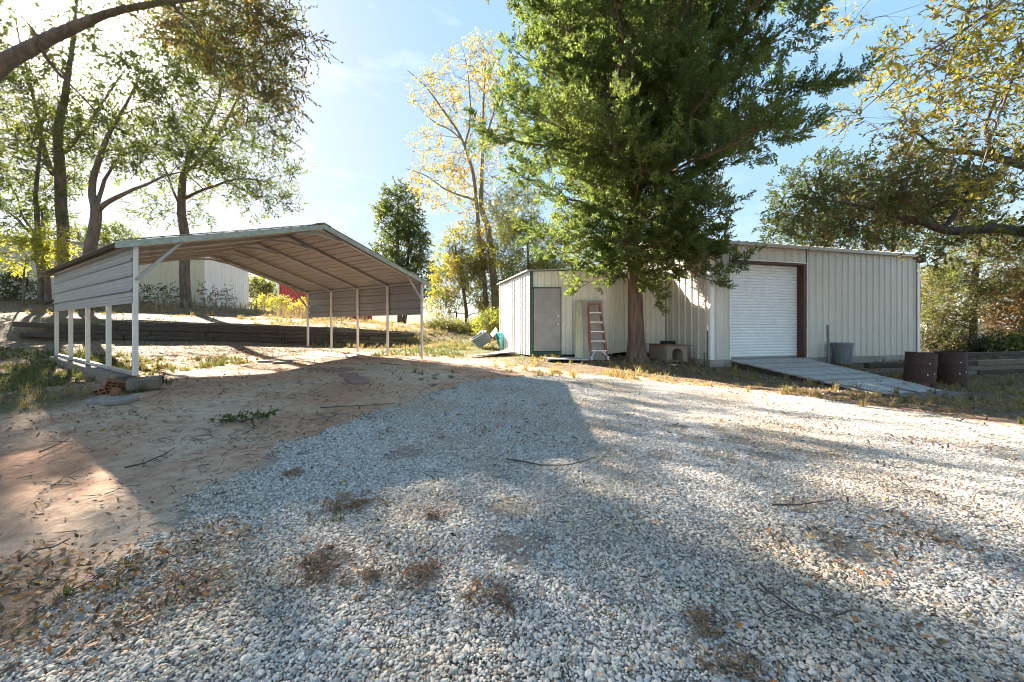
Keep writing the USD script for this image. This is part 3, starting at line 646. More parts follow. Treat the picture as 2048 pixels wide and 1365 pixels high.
bo = thing('leaning_board', 'old white board leaning on the shed wall behind the ladder', 'board')
nW = n01
def lean(p0, p1, zb_, zt_, off_b, off_t, t, m_, parent, nm, bottoms=None):
    q = [p0 + nW * off_b + UP * zb_, p1 + nW * off_b + UP * zb_, p1 + nW * off_t + UP * zt_, p0 + nW * off_t + UP * zt_]
    if bottoms is not None: q[0] = q[0] + bottoms[0]; q[1] = q[1] + bottoms[1]
    v = q + [p + nW * t for p in q]
    return obj(nm, MB().add(v, [[3, 2, 1, 0], [4, 5, 6, 7], [0, 1, 5, 4], [1, 2, 6, 5], [2, 3, 7, 6], [3, 0, 4, 7]]), M[m_], parent)
pxw = lambda px: F0 + u01 * ((((px - 1024) / FPX) * F0[1] - F0[0]) / (u01[0] - (px - 1024) / FPX * u01[1]))
lean(pxw(1150), pxw(1204), .24, 2.14, .42, .06, .035, 'boardwhite', bo, 'panel')
lean(pxw(1160), pxw(1180), .235, 1.15, .50, .30, .012, 'boardwhite', bo, 'lower_strip')
# yellowed ribbed sheet with a torn foot
ys = thing('leaning_plastic_sheet', 'yellowed ribbed plastic sheet leaning beside the old white board', 'sheet')
pa = pxw(1148); k = 12; vv = []; hs = np.linspace(0, 1, 9)
for h_ in hs:
    for j in range(k):
        f_ = j / (k - 1); wob = .012 * math.cos(j * math.pi)
        wdt = .22 + .05 * (1 - h_); xs = -.09 * (1 - h_) ** 2 + f_ * wdt
        zlo = .27 + .05 * math.sin(f_ * 7) * (1 if h_ == 0 else 0)
        vv.append(pa + u01 * xs + nW * (.53 - .36 * h_ + wob + .03 * math.sin(h_ * 3 + f_ * 2)) + UP * (zlo + (2.10 - zlo) * h_))
fF = [[a * k + b, a * k + b + 1, (a + 1) * k + b + 1, (a + 1) * k + b] for a in range(8) for b in range(k - 1)]
vb = [p - nW * .004 for p in vv]; nV = len(vv)
obj('sheet_panel', MB().add(vv + vb, fF + [[nV + q for q in f_[::-1]] for f_ in fF]), M['sheetyellow'], ys)

ld = thing('step_ladder', 'orange fibreglass step ladder folded against the shed wall', 'ladder')
bl, br, tl, tr_ = at(1183, 718.5, 11.75), at(1216, 718.5, 11.75), at(1177.5, 609, 12.05), at(1199.5, 609, 12.05)
for a_, b_ in ((bl, tl), (br, tr_)):
    d_ = (b_ - a_); obj('side_rail', MB().bar(a_, b_, .035, .085, up=(0, -1, 0), bev=.004), M['orange'], ld)
for s_, (a_, b_) in ((-1, (bl, tl)), (1, (br, tr_))):
    off = V3(.0, .11, 0) + V3(-.035 * (1 if s_ < 0 else .6), 0, 0)
    obj('rear_rail', MB().bar(a_ + off + V3(0, .06, .02), b_ + off * .55 - UP * .06, .03, .05, up=(0, -1, 0)), M['orange'], ld)
for i in range(5):
    f_ = .15 + .173 * i
    a_, b_ = bl + (tl - bl) * f_, br + (tr_ - br) * f_
    obj('step', MB().box((a_ + b_) / 2 + V3(0, -.01, 0), (b_ - a_) / 2 * .99, V3(0, .05, 0), UP * .016, .003), M['alu'], ld)
    for e_, o_ in ((a_, b_), (b_, a_)): obj('gusset', MB().bar(e_ - UP * .065, e_ + (o_ - e_) * .12 - UP * .01, .012, .02), M['alu'], ld)
a_, b_ = bl + (tl - bl) * .15, br + (tr_ - br) * .15
for e_, o_, ft in ((a_, b_, bl), (b_, a_, br)): obj('foot_brace', MB().bar(e_ + (o_ - e_) * .28 - UP * .01, e_ + (ft - e_) * .7, .012, .03), M['alu'], ld)
for e_ in (bl, br): obj('foot', MB().box(e_ + UP * .03, V3(.03, 0, 0), V3(0, .05, 0), UP * .06, .006), M['alu'], ld)
obj('top_cap', MB().box((tl + tr_) / 2 + UP * .02 + V3(0, .03, 0), (tr_ - tl) / 2 * 1.12, V3(0, .085, 0), UP * .03, .008), M['orange'], ld)

# plank walkway to the shed's side
pr = thing('plank_walkway', 'low plank walkway running up to the side of the shed', 'walkway')
for i in range(5):
    f_ = i / 5; a_ = V3(-1.32 + .16 * i, 11.95 + .21 * i, g1(-1.32 + .16 * i, 11.95 + .21 * i) + .05); b_ = V3(.14 - .075 * i, 12.92 + .2 * i, .44)
    obj('plank', MB().bar(a_, b_, .20, .03, bev=.006), M[('plank', 'plank3')[i % 2]], pr)
obj('bearer', MB().bar((-.25, 12.5, .26), (-.6, 13.2, .28), .08, .1), M['timber_grey'], pr)

# dog house
dh = thing('dog_house', 'taupe plastic dog house with an arched opening beside the cedar', 'dog house')
o_ = at(1333, 724, 11.85); o_[2] = .20; fx = V3(.85, -.42, 0); fx /= np.linalg.norm(fx); fy = V3(.32, .947, 0) * -1; fy = V3(-.40, .916, 0)
wid, dep, hgt = .60, .72, .50
dp = lambda a, b, z: o_ + fx * a + fy * b + UP * z
arch = [(.17, .04)] + [(.17 + .145 * (1 - math.cos(t)), .27 + .14 * math.sin(t)) for t in np.linspace(0, math.pi, 13)] + [(.46, .04)]
front = Polygon([(0, 0), (wid, 0), (wid - .02, hgt), (.02, hgt)], [arch[::-1]])
ft = trimesh.creation.extrude_polygon(front, .035, engine='earcut')
obj('front_wall', MB().add([dp(v[0], v[2], v[1]) for v in ft.vertices], ft.faces[:, ::-1]), M['doghouse'], dh)
obj('side_wall', MB().box(dp(.02, dep / 2 + .03, hgt / 2), fx * .018, fy * (dep / 2 - .03), UP * hgt / 2), M['doghouse'], dh)
obj('side_wall', MB().box(dp(wid - .02, dep / 2 + .03, hgt / 2), fx * .018, fy * (dep / 2 - .03), UP * hgt / 2), M['doghouse'], dh)
obj('back_wall', MB().box(dp(wid / 2, dep, hgt / 2), fx * wid / 2, fy * .018, UP * hgt / 2), M['doghouse'], dh)
obj('floor', MB().box(dp(wid / 2, dep / 2, .025), fx * (wid / 2 - .03), fy * (dep / 2 - .02), UP * .015), M['doghouse'], dh)
rp = MB()
for t0, a1_, b1_ in ((hgt + .005, .10, .06),):
    rp.box(dp(wid / 2, dep / 2, t0 + .012), fx * (wid / 2 + .09), fy * (dep / 2 + .07), UP * .012, .004)
obj('lid', rp, M['dogroof'], dh)
hose = []
for t in np.linspace(0, 5 * 2 * math.pi, 120): hose.append(dp(wid / 2 + (.19 + .02 * math.sin(t * .31)) * math.cos(t), dep / 2 + (.15 + .03 * math.cos(t * .4)) * math.sin(t), hgt + .04 + .0028 * t + .008 * math.sin(t * 1.7)))
obj('coiled_hose', MB().tube(hose, .014, 6), M['black'], label='dark hose coiled on the lid of the dog house', cat='hose')
tpo = at(1415, 735, 11.0); tz_ = g1(tpo[0], tpo[1])
tp = thing('steel_fence_stake', 'dark green steel stake with a white tip at the workshop corner', 'stake', (tpo[0], tpo[1], tz_))
obj('shaft', MB().bar((0, 0, -.1), (0, 0, 1.08), .035, .01).bar((0, .017, -.1), (0, .017, 1.08), .008, .03), M['tpost'], tp)
obj('tip', MB().bar((0, 0, 1.083), (0, 0, 1.24), .035, .01).bar((0, .017, 1.083), (0, .017, 1.24), .008, .03), M['whitepaint'], tp)
tpo = at(1408.5, 722, 11.25)
obj('spigot', MB().tube([(tpo[0], tpo[1], .1), (tpo[0], tpo[1], .48)], .012, 6).bar((tpo[0] - .05, tpo[1], .485), (tpo[0] + .05, tpo[1], .485), .02, .02), M['black'], label='small dark yard tap standing by the workshop wall', cat='tap')
obj('paper_scrap', MB().box(at(1348, 728, 11.3) * V3(1, 1, 0) + UP * (g1(*at(1348, 728, 11.3)[:2]) + .015), V3(.09, .02, 0), V3(-.02, .05, 0), UP * .008), M['paper'], label='small white scrap on the ground before the dog house', cat='scrap')

# ---------------------------------------------------------------- ramp, bin, drums
rmp = thing('wooden_ramp', 'grey plank ramp running down from the roll-up door', 'ramp')
r0, r1 = mb(D0 + .02, -.03, .285), mb(D1 - .06, -.03, .285)
e0, e1 = V3(7.5, 7.7, g1(7.5, 7.7) + .03), V3(10.0, 8.75, g1(10.0, 8.75) + .03)
kp = 30
for i in range(kp):
    f0_, f1_ = i / kp, (i + 1) / kp - .0018
    L0, L1 = r0 + (e0 - r0) * f0_, r0 + (e0 - r0) * f1_; R0, R1 = r1 + (e1 - r1) * f0_, r1 + (e1 - r1) * f1_
    sag = UP * rng.normal() * .004; ex = (R0 - L0) / np.linalg.norm(R0 - L0)
    L0, L1 = L0 + ex * rng.normal() * .012, L1 + ex * rng.normal() * .012
    v = [p + sag for p in (L0, R0, R1, L1)]; v += [p - UP * .038 for p in v]
    obj('plank', MB().add(v, [[0, 3, 2, 1][::-1][::-1], [4, 5, 6, 7], [0, 1, 5, 4], [1, 2, 6, 5], [2, 3, 7, 6], [3, 0, 4, 7]]), M[('plank', 'plank2', 'plank', 'plank3')[int(rng.integers(0, 4))] if rng.random() < .8 else 'plank'], rmp)
for a_, b_ in ((r0, e0), (r1, e1), ((r0 + r1) / 2, (e0 + e1) / 2)):
    i_ = (V3(.06, 0, 0) if a_ is r0 else V3(-.06, 0, 0) if a_ is r1 else 0)
    obj('stringer', MB().bar(a_ + i_ - UP * .12, b_ + i_ - UP * .06, .06, .14), M['timber'], rmp)
c_ = [e0, e1]; dn = V3(.26, -.966, 0)
q = [e0 + ad * .15 + dn * .02 + UP * .002, e1 + dn * .02 + UP * .002, e1 + dn * .32 + ad * .10, e0 + dn * .42 + ad * .35]
for p in q[2:]: p[2] = g1(p[0], p[1]) + .012
obj('steel_plate', MB().add(q + [p - UP * .008 for p in q], [[3, 2, 1, 0][::-1], [4, 7, 6, 5], [0, 4, 5, 1], [1, 5, 6, 2], [2, 6, 7, 3], [3, 7, 4, 0]]), M['steelplate'], rmp)

tc = thing('trash_can', 'grey plastic bin with a rim beside the workshop wall', 'bin', (10.52, 12.1, g1(10.52, 12.1)))
obj('body', MB().lathe([(.0, .01), (.215, .01), (.225, .03), (.262, .62), (.268, .66), (.25, .66), (.245, .62), (.21, .05), (0, .045)]), M['bin'], tc, smooth=35)
obj('rim', MB().lathe([(.268, .625), (.295, .625), (.30, .66), (.295, .695), (.255, .695), (.25, .66)]), M['bin'], tc, smooth=35)
for s_ in (-1, 1): obj('handle', MB().box((s_ * .295, 0, .58), (.02, 0, 0), (0, .06, 0), (0, 0, .04), .008), M['bin'], tc)
for k_ in range(8):
    an = k_ * math.pi / 4 + .2; obj('stiffening_rib', MB().bar((.228 * math.cos(an), .228 * math.sin(an), .05), (.262 * math.cos(an), .262 * math.sin(an), .58), .012, .012), M['bin'], tc)
pp = at(1657.5, 727, 12.0)
obj('standing_pipe', MB().tube([(pp[0], pp[1], g1(pp[0], pp[1]) - .1), (pp[0] - .03, pp[1], 1.34)], .038, 12), M['bin'], label='grey upright pipe just left of the grey bin', cat='pipe')
def drum(px, d, label, tilt, zb_=None):
    p = at(px, 774, d); z_ = g1(p[0], p[1]) if zb_ is None else zb_
    t = thing('steel_drum', label, 'drum', (p[0], p[1], z_ - .02), .4, 'rusty drums by the ramp', *tilt)
    R = .29
    prof = [(0, .02), (.27, .02), (.285, .0), (R, .012)]
    for zc in (.29, .59): prof += [(R, zc - .03), (R + .012, zc - .012), (R + .012, zc + .012), (R, zc + .03)]
    prof += [(R, .872), (R + .008, .882), (R - .008, .888), (R - .014, .87), (R - .02, .05), (0, .045)]
    obj('drum_shell', MB().lathe(prof, n=40), M['rust'], t, smooth=35)
    for k_, (an, z2) in enumerate(((-2.2, .62), (-1.7, .58), (-1.75, .38), (-2.3, .34), (-1.72, .12))):
        obj('bullet_hole', MB().box(((R + .002) * math.cos(an), (R + .002) * math.sin(an), z2), V3(-math.sin(an), math.cos(an), 0) * .013, V3(math.cos(an), math.sin(an), 0) * .003, UP * .016, .004), M['paper'] if k_ < 4 else M['black'], t)
drum(1837, 9.7, 'rusty brown drum nearer the ramp, leaning left', (.03, .075))
drum(1903, 10.05, 'rusty brown drum standing right behind the leaning one', (-.02, -.02))

# landscape timbers at the right
def stack(name, label, pa, pb, rows, zt_a, zt_b, seed, ln=2.44):
    t = thing(name, label, 'timbers'); r_ = np.random.default_rng(seed); L = np.linalg.norm((pb - pa)[:2])
    for row in range(rows):
        s_ = -.15 * (row % 2) - (.10 if row == 1 else 0)
        while s_ < L - .2:
            e_ = min(s_ + r_.choice([ln, ln * .7]), L); f0_, f1_ = max(s_, -.12) / L, e_ / L
            a_ = pa + (pb - pa) * f0_; b_ = pa + (pb - pa) * (f1_ - .004); nn = V3(-(pb - pa)[1], (pb - pa)[0], 0) / L * (-.02 * row + r_.normal() * .01)
            a_ = V3(a_[0], a_[1], zt_a + (zt_b - zt_a) * f0_ - .15 * (row + .5)) + nn; b_ = V3(b_[0], b_[1], zt_a + (zt_b - zt_a) * f1_ - .15 * (row + .5)) + nn
            obj('timber', MB().bar(a_, b_, .18, .145, bev=.012), M[('timber', 'timber', 'timber_grey')[int(r_.integers(0, 3))] if row else ('timber' if s_ < 2 else 'timber_grey')], t); s_ = e_
stack('timber_border', 'stacked dark timbers edging the bed behind the drums', at(1733, 730, 10.9) * V3(1, 1, 0), V3(17.5, 11.5, 0), 3, .24, .36, 4)
stack('timber_border', 'single dark timber row before the hedge at far right', V3(15.3, 13.6, 0), V3(20.5, 14.0, 0), 2, .36, .40, 5)

# ---------------------------------------------------------------- junk behind the shed
jp = at(985, 690, 15.2)
tt = thing('grey_tote', 'tipped grey plastic tote behind the shed corner', 'tote', (jp[0] - .35, jp[1], g1(jp[0], jp[1]) + .16), .3, rx=.0, ry=-.55)
bx = MB(); w_, l_, h_ = .24, .30, .42
for c_, a_, b_, d_ in (((0, 0, .01), (l_, 0, 0), (0, w_, 0), (0, 0, .01)), ((l_, 0, h_ / 2), (.01, 0, 0), (0, w_, 0), (0, 0, h_ / 2)), ((-l_, 0, h_ / 2), (.01, 0, 0), (0, w_, 0), (0, 0, h_ / 2)), ((0, w_, h_ / 2), (l_, 0, 0), (0, .01, 0), (0, 0, h_ / 2)), ((0, -w_, h_ / 2), (l_, 0, 0), (0, .01, 0), (0, 0, h_ / 2))): bx.box(c_, a_, b_, d_)
obj('tote_shell', bx, M['tote'], tt)
obj('tote_rim', MB().bar((-l_ - .02, -w_ - .02, h_), (l_ + .02, -w_ - .02, h_), .04, .04).bar((-l_ - .02, w_ + .02, h_), (l_ + .02, w_ + .02, h_), .04, .04).bar((-l_ - .02, -w_, h_), (-l_ - .02, w_, h_), .04, .04).bar((l_ + .02, -w_, h_), (l_ + .02, w_, h_), .04, .04), M['bin'], tt)
ch = thing('broken_chair', 'dark broken chair lying on the grey tote', 'chair', (jp[0] - .25, jp[1] + .25, g1(jp[0], jp[1]) + .55), .5, rx=.5, ry=.5)
obj('seat', MB().box((0, 0, 0), (.22, 0, 0), (0, .2, 0), (0, 0, .025), .01), M['dogroof'], ch)
obj('backrest', MB().box((.22, 0, .22), (.02, 0, 0), (0, .2, 0), (0, 0, .2), .01), M['dogroof'], ch)
for a_, b_ in ((-.2, -.18), (-.2, .18), (.2, -.18), (.2, .18)): obj('leg', MB().bar((a_, b_, 0), (a_ * 1.2, b_ * 1.2, -.38), .03, .03), M['black'], ch)
ttub = thing('teal_tub', 'teal plastic tub standing on edge against the shed side', 'tub', (jp[0] + .28, jp[1] - .75, g1(jp[0] + .28, jp[1] - .75) + .34), .25, ry=1.25)
obj('tub_wall', MB().lathe([(.36, 0), (.36, .02), (.31, .20), (.29, .20), (.33, .02), (.33, 0), (.36, 0)], n=32), M['teal'], ttub, smooth=35)
obj('tub_base', MB().lathe([(0, .19), (.295, .19), (.295, .205), (0, .205)], n=32), M['tealpale'], ttub, smooth=35)

# ---------------------------------------------------------------- pavers, bricks, scraps
def paver(px, py, r, m_, label, group, tilt=0.0, dz=.0):
    p = on(px, py); t = MB().lathe([(0, -.02), (r * .97, -.02), (r, -.005), (r, .03), (r * .95, .045), (0, .045)], n=24)
    v, f = t.mesh(); v = v * [1, 1, 1]; v[:, 2] += tilt * v[:, 0] + dz
    x = thing('stepping_stone', label, 'paver', (p[0], p[1], p[2] - .005), rng.random() * 3, group)
    obj('slab', (v, f), M[m_], x, smooth=30)
paver(672, 743, .19, 'paverred', 'farthest red round stepping stone in the row of five', 'red round stepping stones')
paver(690, 740.5, .19, 'paverred', 'red round stepping stone lying right of the farthest one', 'red round stepping stones')
paver(698, 752, .19, 'paverred', 'middle red round stepping stone in the row of five', 'red round stepping stones')
paver(709, 759, .19, 'paverred', 'red round stepping stone, second nearest in its row', 'red round stepping stones')
paver(718, 766.5, .19, 'paverred', 'nearest red round stepping stone beside the gravel', 'red round stepping stones', dz=.01)
paver(534, 724, .22, 'pavergrey', 'left flat round stone lying under the carport', 'flat stones under the carport')
paver(566, 726, .22, 'pavergrey', 'right flat round stone lying under the carport', 'flat stones under the carport')
paver(206, 803, .17, 'pavergrey', 'left grey round stone near the carport front post', 'grey stones near the carport post')
paver(238, 806, .19, 'pavergrey', 'right grey round stone near the carport front post', 'grey stones near the carport post', dz=.015)
bp = on(222, 789)
for i, (dx_, dy_, dz_, a_, tl_, lb) in enumerate(((-.11, 0, .05, .5, .25, 'left'), (.09, -.03, .05, -.7, -.2, 'right'), (.0, .04, .15, 1.1, .5, 'topmost'))):
    t = thing('hollow_brick', f'{lb} orange hollow brick in the heap by the sill timber', 'brick', (bp[0] + dx_, bp[1] + dy_, bp[2] + dz_), a_, 'heap of hollow bricks', tl_, .3 * (i - 1))
    outer = Polygon([(-.10, -.05), (.10, -.05), (.10, .05), (-.10, .05)], [[(x0, y0), (x0, y0 + .034), (x0 + .047, y0 + .034), (x0 + .047, y0)] for x0 in (-.085, -.0235, .038) for y0 in (-.041, .007)])
    e = trimesh.creation.extrude_polygon(outer, .09, engine='earcut'); e.apply_transform(trimesh.transformations.rotation_matrix(math.pi / 2, [1, 0, 0])); e.apply_translation((0, .045, 0))
    obj('brick_body', MB().tm(e), M['brick'], t)
sp = on(668, 712)
gx_ = np.linspace(-.55, .55, 16); gy_ = np.linspace(-.28, .28, 9); GX, GY = np.meshgrid(gx_, gy_, indexing='ij')
wob = meshkit.fbm(np.stack([GX * 3, GY * 4, 0 * GX], -1), 3, 2)
PX = sp[0] + GX * (1 + .3 * wob); PY = sp[1] + GY * (.7 + .6 * wob); PZ = gz(PX, PY) + .01 + .07 * wob ** 2
ix = np.arange(GX.size).reshape(GX.shape); fF = np.stack([ix[:-1, :-1], ix[1:, :-1], ix[1:, 1:], ix[:-1, 1:]], -1).reshape(-1, 4)
obj('crumpled_tarp', (np.stack([PX, PY, PZ], -1).reshape(-1, 3), fF), M['paper'], smooth=True, label='crumpled white scrap of tarp under the right side of the carport', cat='tarp')
# ---------------------------------------------------------------- gravel
def stone_patch(size, pitch, seed, keep=1.0, sub=1, hole=0.0):
    r = np.random.default_rng(seed); ico = trimesh.creation.icosphere(sub); base, fc = np.array(ico.vertices), np.array(ico.faces)
    k = int(size / pitch); ii, jj = np.meshgrid(np.arange(k), np.arange(k), indexing='ij')
    px = (ii.ravel() + r.uniform(-.45, .45, k * k)) * pitch - size / 2; py = (jj.ravel() + r.uniform(-.45, .45, k * k)) * pitch - size / 2
    on_ = r.random(k * k) < keep
    if hole: on_ &= (np.hypot(px - .03, py + .02) * (1 + .9 * (meshkit.fbm(np.column_stack([px * 9, py * 9, 0 * px + seed]), 3, 1) - .5)) > hole) | (r.random(k * k) < .16)
    px, py = px[on_], py[on_]; n = len(px)
    s = np.clip(r.lognormal(math.log(.0060), .42, n), .003, .019)
    ax = np.stack([s * r.uniform(.95, 1.45, n), s * r.uniform(.75, 1.05, n), s * r.uniform(.38, .66, n)], 1)
    V = base[None] * (1 + .42 * (r.random((n, len(base), 1)) - .5)) * ax[:, None]
    a = r.uniform(0, 6.28, n); tl = r.normal(0, .35, n)
    ca, sa, ct, st = np.cos(a), np.sin(a), np.cos(tl), np.sin(tl)
    x, y, z = V[..., 0], V[..., 1], V[..., 2]
    x, z = x * ct[:, None] - z * st[:, None], x * st[:, None] + z * ct[:, None]
    x, y = x * ca[:, None] - y * sa[:, None], x * sa[:, None] + y * ca[:, None]
    V = np.stack([x + px[:, None], y + py[:, None], z + (r.uniform(.0, .006, n))[:, None]], -1).reshape(-1, 3)
    return V, (fc[None] + (np.arange(n) * len(base))[:, None, None]).reshape(-1, 3)
RND.add('/World/Looks/gravel_stone')
stone = mat('gravel_stone', {'g': ('geometry', {}), 'rn': ('attribute', {'attribute': 'rnd'}), 'r': ('rgb_ramp', {'ramp': [(0, (.15, .145, .145)), (.10, (.30, .29, .28)), (.35, (.45, .43, .405)), (.65, (.54, .51, .465)), (.86, (.64, .595, .525)), (.94, (.48, .37, .27)), (1, (.26, .195, .15))]}),
    'n': ('noise_texture', {'scale': 90.0, 'detail': 3.0}), 'nr': ('rgb_ramp', {'ramp': [(.3, (.72, .70, .68)), (.6, (1, 1, 1))]}), 'm': ('mix_color', {'blend_type': 'multiply', 'fac': 1.0}),
    'n2': ('noise_texture', {'scale': .8, 'detail': 4.0}), 'nr2': ('rgb_ramp', {'ramp': [(.35, (.92, .84, .74)), (.55, (1, 1, 1))]}), 'm2': ('mix_color', {'blend_type': 'multiply', 'fac': 1.0}),
    'p': ('principled_bsdf', {'roughness': .85, 'specular_ior_level': .12})},
    [('rn.fac', 'r.fac'), ('g.position', 'n.vector'), ('n.fac', 'nr.fac'), ('r.color', 'm.a'), ('nr.color', 'm.b'), ('g.position', 'n2.vector'), ('n2.fac', 'nr2.fac'), ('m.result', 'm2.a'), ('nr2.color', 'm2.b'), ('m2.result', 'p.base_color')], 'p.BSDF')
PS = .5
protos = [stone_patch(PS + .03, .0110, 20 + i, 1, 0) for i in range(4)] + [stone_patch(PS + .03, .0112, 40 + i, 1, 0, .13 + .05 * i) for i in range(2)] + [stone_patch(PS, .03, 50, .4, 0)] + [stone_patch(PS + .05, .0125, 60 + i, 1.0, 0) for i in range(3)] + [stone_patch(.15, .0115, 70 + i, 1, 0) for i in range(4)] + [stone_patch(.14, .02, 80 + i, .35, 0) for i in range(2)] + [stone_patch(.5, .04, 90 + i, .07, 0) for i in range(2)]
cx = np.arange(-8, 17, PS); cy = np.arange(.2, 11, PS); CX, CY = (a.ravel() for a in np.meshgrid(cx, cy, indexing='ij'))
vis = np.abs(CX) < 1.45 * (CY + .8)
CX, CY = CX[vis], CY[vis]
gdc = gdist(CX, CY); pn = meshkit.fbm(np.stack([CX * .8, CY * .8, 0 * CX], 1), 3, 21)
idx = []; P = []; SP = []
for x, y, d, n_ in zip(CX, CY, gdc, pn):
    if d < -.75: continue
    far_ = y > 4.6
    if d < .42:      # along the edge the stones go in small handfuls so that the outline stays ragged
        so = (np.arange(4) - 1.5) * PS / 4; sx, sy = (q.ravel() for q in np.meshgrid(x + so, y + so, indexing='ij'))
        dd = gdist(sx, sy) + .55 * (meshkit.fbm(np.column_stack([sx * 2.6, sy * 2.6, 0 * sx]), 3, 33) - .5)
        for u_, v_, w_ in zip(sx, sy, dd):
            if w_ > 0: idx.append(10 + int(rng.integers(0, 4)))
            elif w_ > -.22 and rng.random() < .55 + 2.2 * w_: idx.append(14 + int(rng.integers(0, 2)))
            else: continue
            P.append((u_ + rng.normal() * .015, v_ + rng.normal() * .015)); SP.append(rng.uniform(0, 6.28))
        continue
    if (n_ < .37 or rng.random() < .06) and y < 6: k = 4 + int(rng.integers(0, 2))
    else: k = 7 + int(rng.integers(0, 3)) if far_ else int(rng.integers(0, 4))
    idx.append(k); P.append((x, y)); SP.append(math.floor(rng.uniform(0, 4)) * math.pi / 2)
for _ in range(420):      # strays on the bare dirt
    x, y = rng.uniform(-6, 3), rng.uniform(1.6, 10); d = gdist([x], [y])[0]
    if -3.2 < d < -.2 and rng.random() < .25 + .75 * math.exp(d * 1.4): idx.append(16 + int(rng.integers(0, 2))); P.append((x, y)); SP.append(rng.uniform(0, 6.28))
P = np.array(P); e_ = .25
zc = gz(P[:, 0], P[:, 1]); zx = (gz(P[:, 0] + e_, P[:, 1]) - gz(P[:, 0] - e_, P[:, 1])) / (2 * e_); zy = (gz(P[:, 0], P[:, 1] + e_) - gz(P[:, 0], P[:, 1] - e_)) / (2 * e_)
nrm = np.stack([-zx, -zy, np.ones(len(P))], 1); nrm /= np.linalg.norm(nrm, axis=1, keepdims=True)
tilt = np.stack([1 + nrm[:, 2], -nrm[:, 1], nrm[:, 0], 0 * zx], 1); tilt /= np.linalg.norm(tilt, axis=1, keepdims=True)
spin = qz(np.array(SP))
pi = instancer('/World/gravel', protos, stone, np.column_stack([P, zc + .004]), np.ones(len(P)), qmul(tilt, spin), idx, smooth=False)
tag(pi, 'pale grey driveway gravel', 'gravel', None, 'stuff')

# ---------------------------------------------------------------- fallen leaves, straw, sticks
def leaves_mesh(P, size, r, curl=.35, asp=.42):
    """one bent leaf of four triangles at every point"""
    n = len(P); s = size * r.uniform(.6, 1.35, n); a = r.uniform(0, 6.28, n); pt = r.normal(0, .45, n); rl = r.normal(0, .5, n)
    u = np.stack([np.cos(a) * np.cos(pt), np.sin(a) * np.cos(pt), np.sin(pt)], 1)
    w = np.cross(u, np.array([0, 0, 1.0])); w /= np.linalg.norm(w, axis=1, keepdims=True) + 1e-9
    up = np.cross(w, u); w2 = w * np.cos(rl)[:, None] + up * np.sin(rl)[:, None]; up2 = np.cross(w2, u)
    c = (r.uniform(-.2, 1, n) * curl)[:, None]; s1 = s[:, None]
    b0, tip = P - u * s1 * .5 + up2 * s1 * c * .25, P + u * s1 * .5 + up2 * s1 * c * .35
    m0 = P - up2 * s1 * .02; l, rr_ = P + w2 * s1 * asp * .5 + up2 * s1 * c * .4, P - w2 * s1 * asp * .5 + up2 * s1 * c * .4
    V = np.stack([b0, l, tip, rr_, m0], 1).reshape(-1, 3)
    f = np.array([[0, 4, 1], [1, 4, 2], [2, 4, 3], [3, 4, 0]])
    return V, (f[None] + (np.arange(n) * 5)[:, None, None]).reshape(-1, 3)
litter_mat = leafmat('fallen_leaf', [(.05, .033, .024), (.09, .058, .038), (.15, .095, .058), (.22, .145, .09), (.30, .21, .135), (.46, .37, .27), (.34, .13, .05), (.45, .28, .06)], .12, 2.0, .75, .12)
def scatter(fn, n, r, x0=-14, x1=16, y0=.9, y1=16):
    out = []; got = 0
    while got < n:
        x, y = r.uniform(x0, x1, 40000), r.uniform(y0, y1, 40000)
        ok = (np.abs(x) < 1.42 * y + .4) & (r.random(40000) < fn(x, y)); out.append(np.stack([x[ok], y[ok]], 1)); got += ok.sum()
        if len(out) > 60: break
    return np.vstack(out)[:n]
lr = np.random.default_rng(31)
CLUMPS = [(on(690, 1015), .22), (on(875, 1038), .12), (on(825, 1165), .16), (on(985, 1205), .17), (on(625, 1140), .2), (on(590, 955), .10), (on(1470, 1340), .17), (on(735, 1170), .10), (on(640, 1165), .12), (on(1410, 1255), .11),
          (on(885, 880), .10), (on(960, 870), .12), (on(1000, 830), .12), (on(775, 870), .10), (on(1180, 1230), .06), (on(1560, 1090), .10), (on(1700, 1150), .18), (on(1850, 1080), .3), (on(1640, 1080), .14)]
edge_pts = [on(*p) for p in ((60, 1180), (20, 1240), (150, 1220), (240, 1160), (300, 1130), (370, 1120), (330, 1180), (430, 1180), (120, 1140), (40, 1130), (200, 1290), (260, 1250), (90, 1300), (470, 1085), (420, 1075), (380, 1200))]
def d_leaf(x, y):
    p = np.stack([x * 1.2, y * 1.2, 0 * x], 1); n_ = meshkit.fbm(p, 4, 8); gdv_ = gdist(x, y)
    d = .010 + .0 * x
    d = d + .035 * ((gdv_ < 0) & (x < 1) & (n_ > .48))
    d = d + .20 * ((gdv_ < -.1) & (x > 2.2) & (n_ > .45)) + .06 * (n_ > .60)
    d = d + .12 * ((x < -6.5) & (y > 4)) + .10 * ((y > 11.2) & (x > -1))
    d = d + .05 * ((x > 1.5) & (gdv_ > 0) & (n_ > .56) & (x > .7 * y))
    for c, rad in CLUMPS: d = d + .5 * np.exp(-((x - c[0]) ** 2 + (y - c[1]) ** 2) / (rad * .75) ** 2)
    for c in edge_pts: d = d + .26 * np.exp(-((x - c[0]) ** 2 + (y - c[1]) ** 2) / .15 ** 2) * (n_ > .40)
    return d
def put(xy, r, lift, amp):
    inside = gdist(xy[:, 0], xy[:, 1]) > 0
    return np.column_stack([xy, gz(xy[:, 0], xy[:, 1]) + lift + .018 * inside + r.random(len(xy)) * amp])
xy1 = scatter(d_leaf, 3300, lr, -6, 7, .9, 5); xy2 = scatter(d_leaf, 15000, lr, -14, 16, 4, 14)
P1, P2_ = put(xy1, lr, .004, .016), put(xy2, lr, .006, .02)
